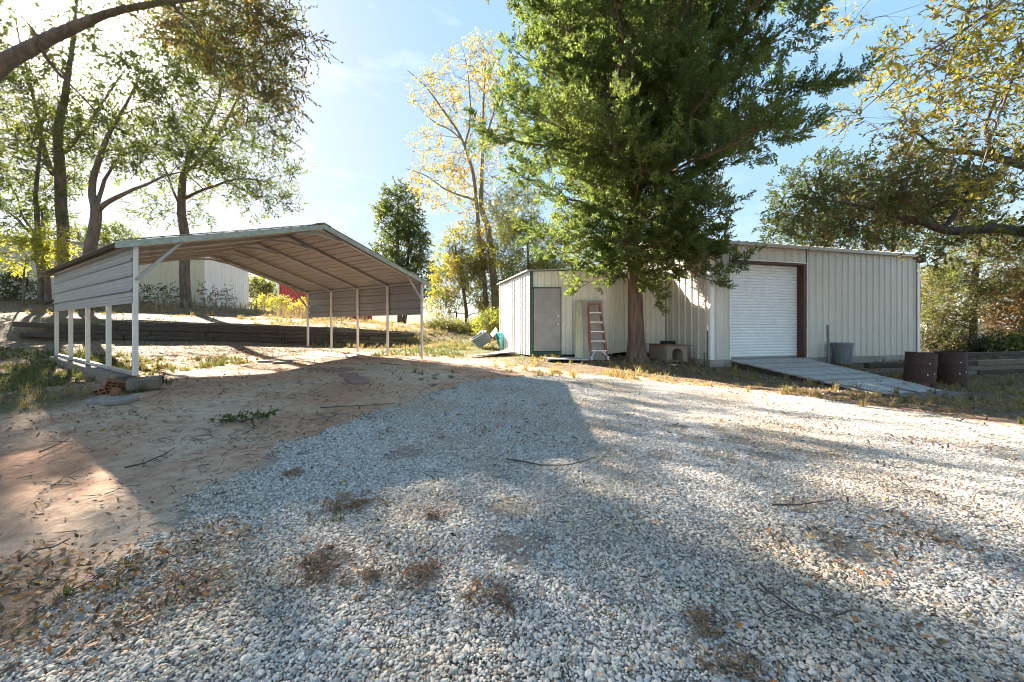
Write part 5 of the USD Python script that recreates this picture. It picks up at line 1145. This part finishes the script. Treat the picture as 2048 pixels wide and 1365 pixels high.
# ---- the big cedar
cr = np.random.default_rng(77)
def spray(r, n=26):
    """a flat feathery cedar spray along +x, one unit long"""
    V, F_ = [], []
    def sliver(p, u, L, w):
        v = np.cross(u, r.normal(size=3)); v /= np.linalg.norm(v) + 1e-9; k = len(V)
        V.extend([p, p + u * L * .5 + v * w, p + u * L, p + u * L * .5 - v * w]); F_.extend([(k, k + 1, k + 2), (k, k + 2, k + 3)])
    for i in range(n):
        t = (i + r.random()) / n; p = V3(t * .95, .05 * math.sin(t * 5), .06 * r.normal() * (1 - t))
        sd = 1 if i % 2 else -1; an = sd * r.uniform(.5, 1.0); L = .42 * (1 - t * .75) * r.uniform(.6, 1.2)
        u = V3(math.cos(an), math.sin(an), r.normal() * .45); u /= np.linalg.norm(u)
        sliver(p, u, L, .036)
        for q in (.35, .6, .82):
            a2 = an + r.choice([-1, 1]) * r.uniform(.4, .9); u2 = V3(math.cos(a2), math.sin(a2), r.normal() * .5); u2 /= np.linalg.norm(u2)
            sliver(p + u * L * q, u2, L * .48, .032)
    return np.array(V), np.array(F_)
sprays = [spray(cr) for _ in range(5)]
TX, TY = 3.90, 11.9; TZ = g1(TX, TY)
cedar = thing('cedar_tree', 'large dense cedar tree in front of the shed and workshop', 'tree')
tm = MB(); axis_ = [V3(TX, TY, TZ - .1), V3(TX, TY, TZ + .25), V3(TX - .03, TY, 1.6), V3(TX - .06, TY + .03, 3.0), V3(TX - .08, TY + .05, 4.5), V3(TX - .10, TY + .05, 6.2)]
# fluted base
Q = []; nr_ = 22; sd_ = 26; hs = np.linspace(0, 1, nr_); zs = TZ - .12 + hs * 6.4; an = np.arange(sd_) * 2 * np.pi / sd_
Vv = []
for z_ in zs:
    h_ = z_ - TZ; R_ = .255 - .018 * max(h_, 0) + .17 * math.exp(-max(h_ + .12, 0) / .2)
    lob = 1 + (.10 + .22 * math.exp(-max(h_, 0) / .4)) * (np.sin(an * 5 + 1 + .25 * h_) * .6 + np.sin(an * 8 + 2.2) * .4)
    cxy = V3(np.interp(z_, [0, 6], [TX, TX - .1]), TY + .01 * z_, 0)
    Vv.append(np.column_stack([cxy[0] + R_ * lob * np.cos(an), cxy[1] + R_ * lob * np.sin(an), np.full(sd_, z_)]))
i, j = np.meshgrid(np.arange(nr_ - 1), np.arange(sd_), indexing='ij')
tm.add(np.vstack(Vv), np.stack([i * sd_ + j, i * sd_ + (j + 1) % sd_, (i + 1) * sd_ + (j + 1) % sd_, (i + 1) * sd_ + j], -1).reshape(-1, 4))
lead = []
for dx_, dy_, zt_, r_ in ((-.5, .1, 14.0, .13), (.35, -.2, 14.6, .12), (1.2, .3, 13.6, .10), (-1.1, .5, 12.6, .08)):
    pts = [V3(TX - .09, TY + .05, 5.2), V3(TX - .09 + dx_ * .35, TY + dy_ * .4, 7.4), V3(TX + dx_ * .8, TY + dy_, 10), V3(TX + dx_ * 1.2, TY + dy_ * 1.3, zt_)]
    Q_, R_ = limb_mesh(tm, pts, [r_, r_ * .85, r_ * .55, .02], 8, int(zt_ * 10), .15); lead.append(Q_)
obj('trunk', tm, M['barkcedar'], cedar, smooth=True)
bm = MB(); SPp, SPd, SPs = [], [], []
def primary(s, az, L, el, sag, n2, dens=1.0, sp=.5):
    dh = V3(math.cos(az), math.sin(az), 0); P = []
    for t in np.linspace(0, 1, 9):
        P.append(s + dh * L * t + UP * L * (math.tan(el) * t - sag * t * t * (1.2 - .6 * t)) + cr.normal(size=3) * .05 * t * L / 3)
    P = np.array(P); bm.tube(P, np.linspace(.016 + .011 * L, .006, 9), 5, cap=False)
    for k in range(n2):
        t = .28 + .70 * (k + cr.random()) / n2; b = np.array([np.interp(t * 8, np.arange(9), P[:, c]) for c in range(3)])
        sd = 1 if k % 2 else -1; a2 = az + sd * cr.uniform(.45, 1.15); L2 = L * (.16 + .30 * (1 - t)) * cr.uniform(.7, 1.2); e2 = cr.normal(.25, .42)
        d2 = V3(math.cos(a2) * math.cos(e2), math.sin(a2) * math.cos(e2), math.sin(e2)); e_ = b + d2 * L2
        bm.tube([b, (b + e_) / 2 + UP * .03 * L2, e_], [.010, .007, .003], 3, cap=False)
        m = max(2, int(L2 / .20 * dens))
        for q in range(m):
            f_ = .18 + .86 * (q + cr.random()) / m; dd_ = d2 + cr.normal(size=3) * .55 + V3(0, 0, .18); SPp.append(b + d2 * L2 * f_ + cr.normal(size=3) * .05); SPd.append(dd_); SPs.append(cr.uniform(.7, 1.25) * sp)
    for q in range(4): SPp.append(P[7] + (P[8] - P[7]) * cr.random()); SPd.append(P[8] - P[6] + cr.normal(size=3) * .25); SPs.append(sp * cr.uniform(.8, 1.2))
NB = 200
for k in range(NB):
    f_ = (k + .5) / NB; z_ = 2.9 + 11.2 * f_; az = k * 2.39996 + cr.normal() * .25
    prof = np.interp(z_, [2.8, 3.8, 5.2, 7.5, 9.5, 11.5, 14.2], [2.6, 4.1, 4.6, 4.9, 4.8, 4.0, 1.6])
    right = max(0, math.cos(az)); prof *= 1 + .16 * right * np.interp(z_, [3, 6, 12], [0, 1, 1])
    L = prof * cr.uniform(.40, 1.04)
    if z_ < 4.2 and math.sin(az) < -.3: L *= .72
    if z_ < 6.4 and math.sin(az) > .1: L *= .42 if z_ < 5.2 else .62
    if z_ < 5.2: src = V3(TX - .08, TY + .04, z_)
    else:
        ln = lead[int(cr.integers(0, len(lead)))]; src = ln[np.argmin(np.abs(ln[:, 2] - z_))].copy()
    el = np.interp(z_, [2.9, 6, 14], [.20, .42, .85]) + cr.normal() * .12
    primary(src, az, L, el, cr.uniform(.08, .38) - .15 * f_, int(7 + L * 2.8), 1.05, .46)
for k in range(13):
    z_ = cr.uniform(3.5, 6.2); primary(V3(TX - .08, TY + .03, z_), cr.uniform(-2.7, -.45), cr.uniform(1.3, 2.6), cr.uniform(.1, .4), cr.uniform(.1, .3), 12, 1.1, .44)
# low hanging boughs in front of the shed and the trunk
for tgt, zz_, n2 in ((A(1150, 560, 10.9), 3.3, 12), (A(1100, 480, 11.0), 3.8, 12), (A(1320, 600, 11.3), 2.9, 8), (A(1285, 560, 11.35), 3.0, 6), (A(1445, 540, 10.7), 3.4, 11), (A(1480, 500, 10.9), 3.7, 11), (A(1215, 545, 11.0), 3.2, 6)):
    s = V3(TX - .08, TY, zz_); d = tgt - s; L = math.hypot(d[0], d[1]); az = math.atan2(d[1], d[0]); primary(s, az, L, .30, .30 * 1 - (d[2] / L - .3) / .6 - .3 + .28, n2, 1.1, .45)
obj('branches', bm, M['barkcedar'], cedar, smooth=True)
SPp, SPd, SPs = np.array(SPp), np.array(SPd), np.array(SPs)
LM['cedar'] = leafmat('cedar_spray', [(.05, .082, .03), (.095, .138, .046), (.16, .205, .066), (.27, .285, .095)], .55, .55, .55, .55)
q = qto(SPd); rollq = np.stack([np.cos(cr.uniform(-.7, .7, len(q))), cr.uniform(-.6, .6, len(q)), 0 * SPs, 0 * SPs], 1); rollq /= np.linalg.norm(rollq, axis=1, keepdims=True)
tag(instancer(cedar + '/crown', sprays, LM['cedar'], SPp, SPs, qmul(q, rollq), cr.integers(0, 5, len(q))), kind='stuff')
print('cedar sprays', len(SPp))
# ---- right side
tree('yellow_tree', 'near tree with gold and green leaves hanging in at the top right', 'tree',
     [([V3(8.6, 3.4, -.2), V3(8.5, 3.5, 2.5), V3(8.2, 3.9, 4.6), A(2120, -40, 5.2), A(2030, -60, 5.2), A(1930, -70, 5.3), A(1830, -60, 5.3)], [0.132, 0.12, 0.096, 0.06, 0.042, 0.03, 0.012]),
      ([A(1990, -60, 5.2), A(1950, 0, 5.1), A(1905, 110, 5.1), A(1870, 230, 5.1)], [0.021, 0.0168, 0.0108, 0.0048]),
      ([A(2060, -45, 5.2), A(1960, 40, 5.2), A(1850, 110, 5.2), A(1760, 190, 5.2), A(1705, 238, 5.2)], [0.024, 0.018, 0.012, 0.0078, 0.003]),
      ([A(2110, -30, 5.2), A(2050, 100, 5.0), A(2000, 230, 5.0), A(1962, 340, 5.0)], [0.024, 0.018, 0.012, 0.0048]),
      ([A(1840, -62, 5.3), A(1740, 0, 5.4), A(1690, 80, 5.4)], [0.009, 0.0048, 0.0024])],
     [E(1890, 80, 95, 80, 5.2, .7, 57), E(2000, 120, 80, 110, 5.1, .7, 57), E(1920, 190, 80, 50, 5.1, .5, 27), E(1780, 175, 60, 35, 5.2, .4, 10), E(1715, 235, 26, 16, 5.2, .2, 5), E(1985, 310, 50, 60, 5.0, .4, 15), E(1980, 400, 25, 25, 5.0, .2, 5), E(1830, 250, 50, 26, 5.2, .3, 5), E(1700, 50, 16, 40, 5.4, .15, 5)],
     'near', ['goldgreen', 'yellow', 'goldgreen', 'goldgreen'], seed=41, gap=.38, twigr=.0022, hubsize=7, rough=.05, sides=7)
tree('oak_tree', 'large oak whose thick dark limb reaches in low over the workshop roof', 'tree',
     [([V3(15.2, 9.2, -.3), V3(15.2, 9.3, 1.5), V3(15.0, 9.4, 3.0), A(2130, 470, 9.5), A(2048, 464, 9.5), A(1985, 458, 9.5), A(1945, 459, 9.5), A(1909, 463, 9.5), A(1878, 458, 9.5), A(1847, 446, 9.5), A(1800, 436, 9.6), A(1756, 421, 9.7), A(1690, 407, 9.9), A(1640, 398, 10.1)], [0.29, 0.267, 0.242, 0.161, 0.121, 0.113, 0.109, 0.105, 0.0967, 0.0806, 0.0685, 0.0524, 0.0322, 0.0161]),
      ([A(1887, 456, 9.5), A(1915, 425, 9.4), A(1932, 403, 9.4), A(1938, 368, 9.3), A(1957, 344, 9.3)], [0.0564, 0.0484, 0.0403, 0.0322, 0.0161]),
      ([A(1772, 424, 9.7), A(1790, 390, 9.6), A(1830, 365, 9.6), A(1850, 330, 9.6)], [0.0363, 0.0282, 0.0202, 0.00967]),
      ([V3(15.0, 9.4, 3.4), V3(15.5, 10.2, 5.2), A(2090, 350, 12), A(2010, 322, 12), A(1950, 305, 12), A(1900, 302, 12), A(1868, 296, 12), A(1852, 280, 12), A(1830, 265, 12), A(1800, 262, 12)], [0.209, 0.177, 0.137, 0.105, 0.0806, 0.0725, 0.0564, 0.0403, 0.0242, 0.0121]),
      ([A(1990, 318, 12), A(1975, 260, 12), A(1990, 200, 12), A(2010, 130, 12)], [0.0725, 0.0564, 0.0403, 0.0161]),
      ([A(1900, 302, 12), A(1850, 322, 12), A(1800, 335, 12), A(1760, 352, 12)], [0.0403, 0.0322, 0.0202, 0.00806])],
     [E(1690, 415, 100, 48, 9.9, 1.3, 135), E(1830, 395, 90, 50, 9.6, 1.2, 117), E(1950, 365, 70, 45, 9.4, 1.1, 99), E(1860, 285, 90, 38, 12, 1.2, 81), E(1760, 350, 60, 30, 12, 1, 45), E(1990, 230, 70, 80, 12, 1.5, 99), E(2000, 480, 60, 30, 9.6, 1, 54), E(1890, 500, 40, 22, 9.6, .8, 23)],
     'sparse', ['olive', 'brown', 'oak', 'olive'], bark='barkdark', seed=42, gap=0.44, hubsize=8, twigr=.005, rough=.22, barefrac=.15)
tree('evergreen_tree', 'dark evergreen rising behind the workshop roof beside the cedar', 'tree', [([V3(19.5, 25, 0), A(1640, 560, 25), A(1650, 450, 25), A(1640, 340, 25)], [.3, .26, .2, .08])],
     [E(1640, 400, 85, 85, 25, 2.6, 214), E(1600, 470, 70, 60, 25, 2.2, 112), E(1720, 450, 70, 60, 25, 2, 112)], 'dark', 'dark', bark='barkdark', seed=43, gap=0.49)
tree('evergreen_tree', 'wide dark evergreen behind the right half of the workshop', 'tree', [([V3(27, 27, 0), A(1780, 560, 27), A(1785, 450, 27), A(1780, 340, 27)], [.3, .26, .2, .08])],
     [E(1780, 370, 90, 65, 27, 2.6, 148), E(1850, 440, 85, 60, 27, 2.4, 135), E(1940, 430, 70, 60, 27, 2.2, 90), E(1760, 470, 80, 45, 26, 2, 90)], 'dark', ['dark', 'dark', 'olive', 'dark'], bark='barkdark', seed=44, gap=0.5)
tree('leafy_tree', 'dark-trunked tree with leafy undergrowth right of the workshop', 'tree', [([A(1945, 705, 16.5), A(1946, 640, 16.5), A(1949, 580, 16.5), A(1953, 520, 16.5), A(1960, 450, 16.5)], [.13, .12, .11, .10, .06]), ([A(1953, 520, 16.5), A(1990, 470, 16.4), A(2030, 440, 16.3)], [.06, .05, .02])],
     [E(1905, 590, 42, 75, 16.8, 1.0, 190), E(1960, 540, 60, 60, 16.6, 1.2, 170), E(2010, 480, 55, 45, 16.4, 1.2, 130), E(1890, 650, 36, 40, 16.8, .8, 80)], 'bush', ['olive', 'oak', 'palegreen', 'olive'], bark='barkdark', seed=45, gap=.42)
tree('autumn_tree', 'reddish autumn tree at the right edge behind the hedge', 'tree', [([A(2050, 690, 20), A(2052, 620, 20), A(2050, 560, 20)], [.1, .09, .05])],
     [E(2040, 610, 65, 70, 20, 1.6, 420), E(2110, 580, 60, 90, 20, 1.6, 260)], 'oak', ['autumn', 'olive', 'autumn', 'brown'], seed=46, gap=.36)
for k, (px, py, hx, hy, d, lm_, lb, nm) in enumerate(((1872, 684, 40, 24, 17, ['grey', 'olive'], 'grey twiggy shrub against the right end of the workshop', 'shrub'), (1935, 690, 34, 18, 17.2, ['grey', 'olive'], 'small grey-green shrub at the foot of the dark trunk', 'shrub'), (2020, 692, 52, 15, 16, ['oak', 'dark'], 'clipped green hedge at the right edge', 'hedge'), (1860, 590, 25, 50, 28, ['palegreen', 'yellow'], 'pale yellow-green tree far behind the right end of the workshop', 'green_tree'))):
    c_ = at(px, py + hy, d); tree(nm, lb, 'bush' if k < 3 else 'tree', [([V3(c_[0], c_[1], 0), c_ + UP * .4, at(px, py, d)], [.04, .03, .02])], [E(px, py, hx, hy, d, .8 if k < 3 else 1.6, (170, 120, 170, 110)[k])], 'bush' if k < 3 else 'oakfar', lm_, seed=50 + k, gap=.34)
# ---- left understorey and bank shrubs
tree('lime_sapling', 'bright lime-green sapling before the white metal building at far left', 'tree', [([A(45, 606, 15), A(50, 560, 15), A(55, 510, 15)], [.04, .03, .012])], [E(50, 505, 62, 34, 15, 1, 85), E(100, 480, 30, 24, 15.2, .6, 34)], 'bush', 'lime', seed=60, gap=.40)
for k, (px, py, hx, hy, d, n, cl_, lm_, lb) in enumerate(((20, 575, 42, 24, 16.4, 70, 'bush', ['oak', 'olive'], 'dark sparse shrub at the foot of the white building, far left'), (205, 580, 26, 26, 17, 30, 'bush', ['oak', 'palegreen'], 'thin shrub seen behind the left side panel'), (310, 596, 40, 20, 19.5, 46, 'sparse', ['oak', 'olive'], 'spindly shrub before the white building, left of the slender trunk'), (432, 598, 34, 20, 21.5, 30, 'sparse', ['autumn', 'oak'], 'bare reddish shrub before the building corner'), (545, 610, 40, 13, 25, 80, 'bush', ['lime', 'yellow', 'palegreen'], 'bright yellow shrub below the red barn'), (600, 616, 20, 10, 24, 34, 'bush', ['yellow', 'lime'], 'small yellow shrub behind the rear carport post'))):
    c_ = at(px, py + hy, d); tree('shrub', lb, 'bush', [([V3(c_[0], c_[1], 0), c_ + UP * .3, at(px, py, d)], [.025, .02, .012])], [E(px, py, hx, hy, d, .9, n)], cl_, lm_, seed=70 + k, gap=.36)
tree('green_tree', 'hazy green tree between the white building and the red barn', 'tree', [([at(512, 640, 42), at(512, 600, 42)], [.2, .1])], [E(512, 588, 30, 30, 42, 2.4, 170), E(540, 580, 24, 20, 43, 2, 80)], 'oakfar', ['palegreen', 'oak'], seed=80, gap=.34)
for k, (px, hx) in enumerate(((170, 30), (235, 34))):
    tree('green_tree', ('left', 'right')[k] + ' small treetop showing above the white building', 'tree', [([at(px, 600, 48), at(px, 480, 48)], [.25, .1])], [E(px, 474, hx, 17, 48, 2.4, 110)], 'oakfar', 'oak', seed=90 + k, gap=.34)
# dry pale weeds on the bank
dw = np.random.default_rng(91); pts = np.vstack([np.column_stack([dw.normal(at(px, py, d)[0], s, n), dw.normal(d, s * .7, n)]) for px, py, d, s, n in ((560, 630, 20.5, 1.2, 46), (640, 640, 19.5, .9, 34), (470, 630, 19.5, .6, 16), (380, 630, 18.5, .9, 22), (300, 640, 17.5, .8, 14))])
stems = [(lambda v, f: (v * [1, 1, 4.2], f))(*tuft(16, .16, .10, dw, .007)) for _ in range(3)]
pale = leafmat('pale_dry_weed', [(.20, .155, .11), (.30, .235, .17), (.38, .31, .235)], .15, .6, .7, .3)
tag(instancer('/World/dry_weeds', stems, pale, np.column_stack([pts, gz(pts[:, 0], pts[:, 1])]), dw.uniform(.5, 1.15, len(pts)), qz(dw.uniform(0, 6.28, len(pts))), dw.integers(0, 3, len(pts))), 'pale dry weeds standing on the bank above the timbers', 'weeds', None, 'stuff')
# leafy broken branch on the dirt
fbp = on(485, 848); fb_ = thing('fallen_leafy_branch', 'small leafy green branch fallen on the dirt', 'branch', fbp)
b = MB(); CLp = []
for k in range(9):
    a = k * .7 + dw.normal() * .2; e = V3(math.cos(a) * .26, math.sin(a) * .16, .05 + .04 * dw.random()); b.tube([(0, 0, .02), e * .5 + UP * .02, e], [.005, .004, .002], 4); CLp.append(e)
obj('stem', b, M['twig'], fb_)
lv = MB()
for e in CLp:
    v, f = leaf_cluster(26, .10, .05, .5, dw, 0, .5); lv.add(v + e, f)
obj('foliage', lv, LM['oak'], fb_)
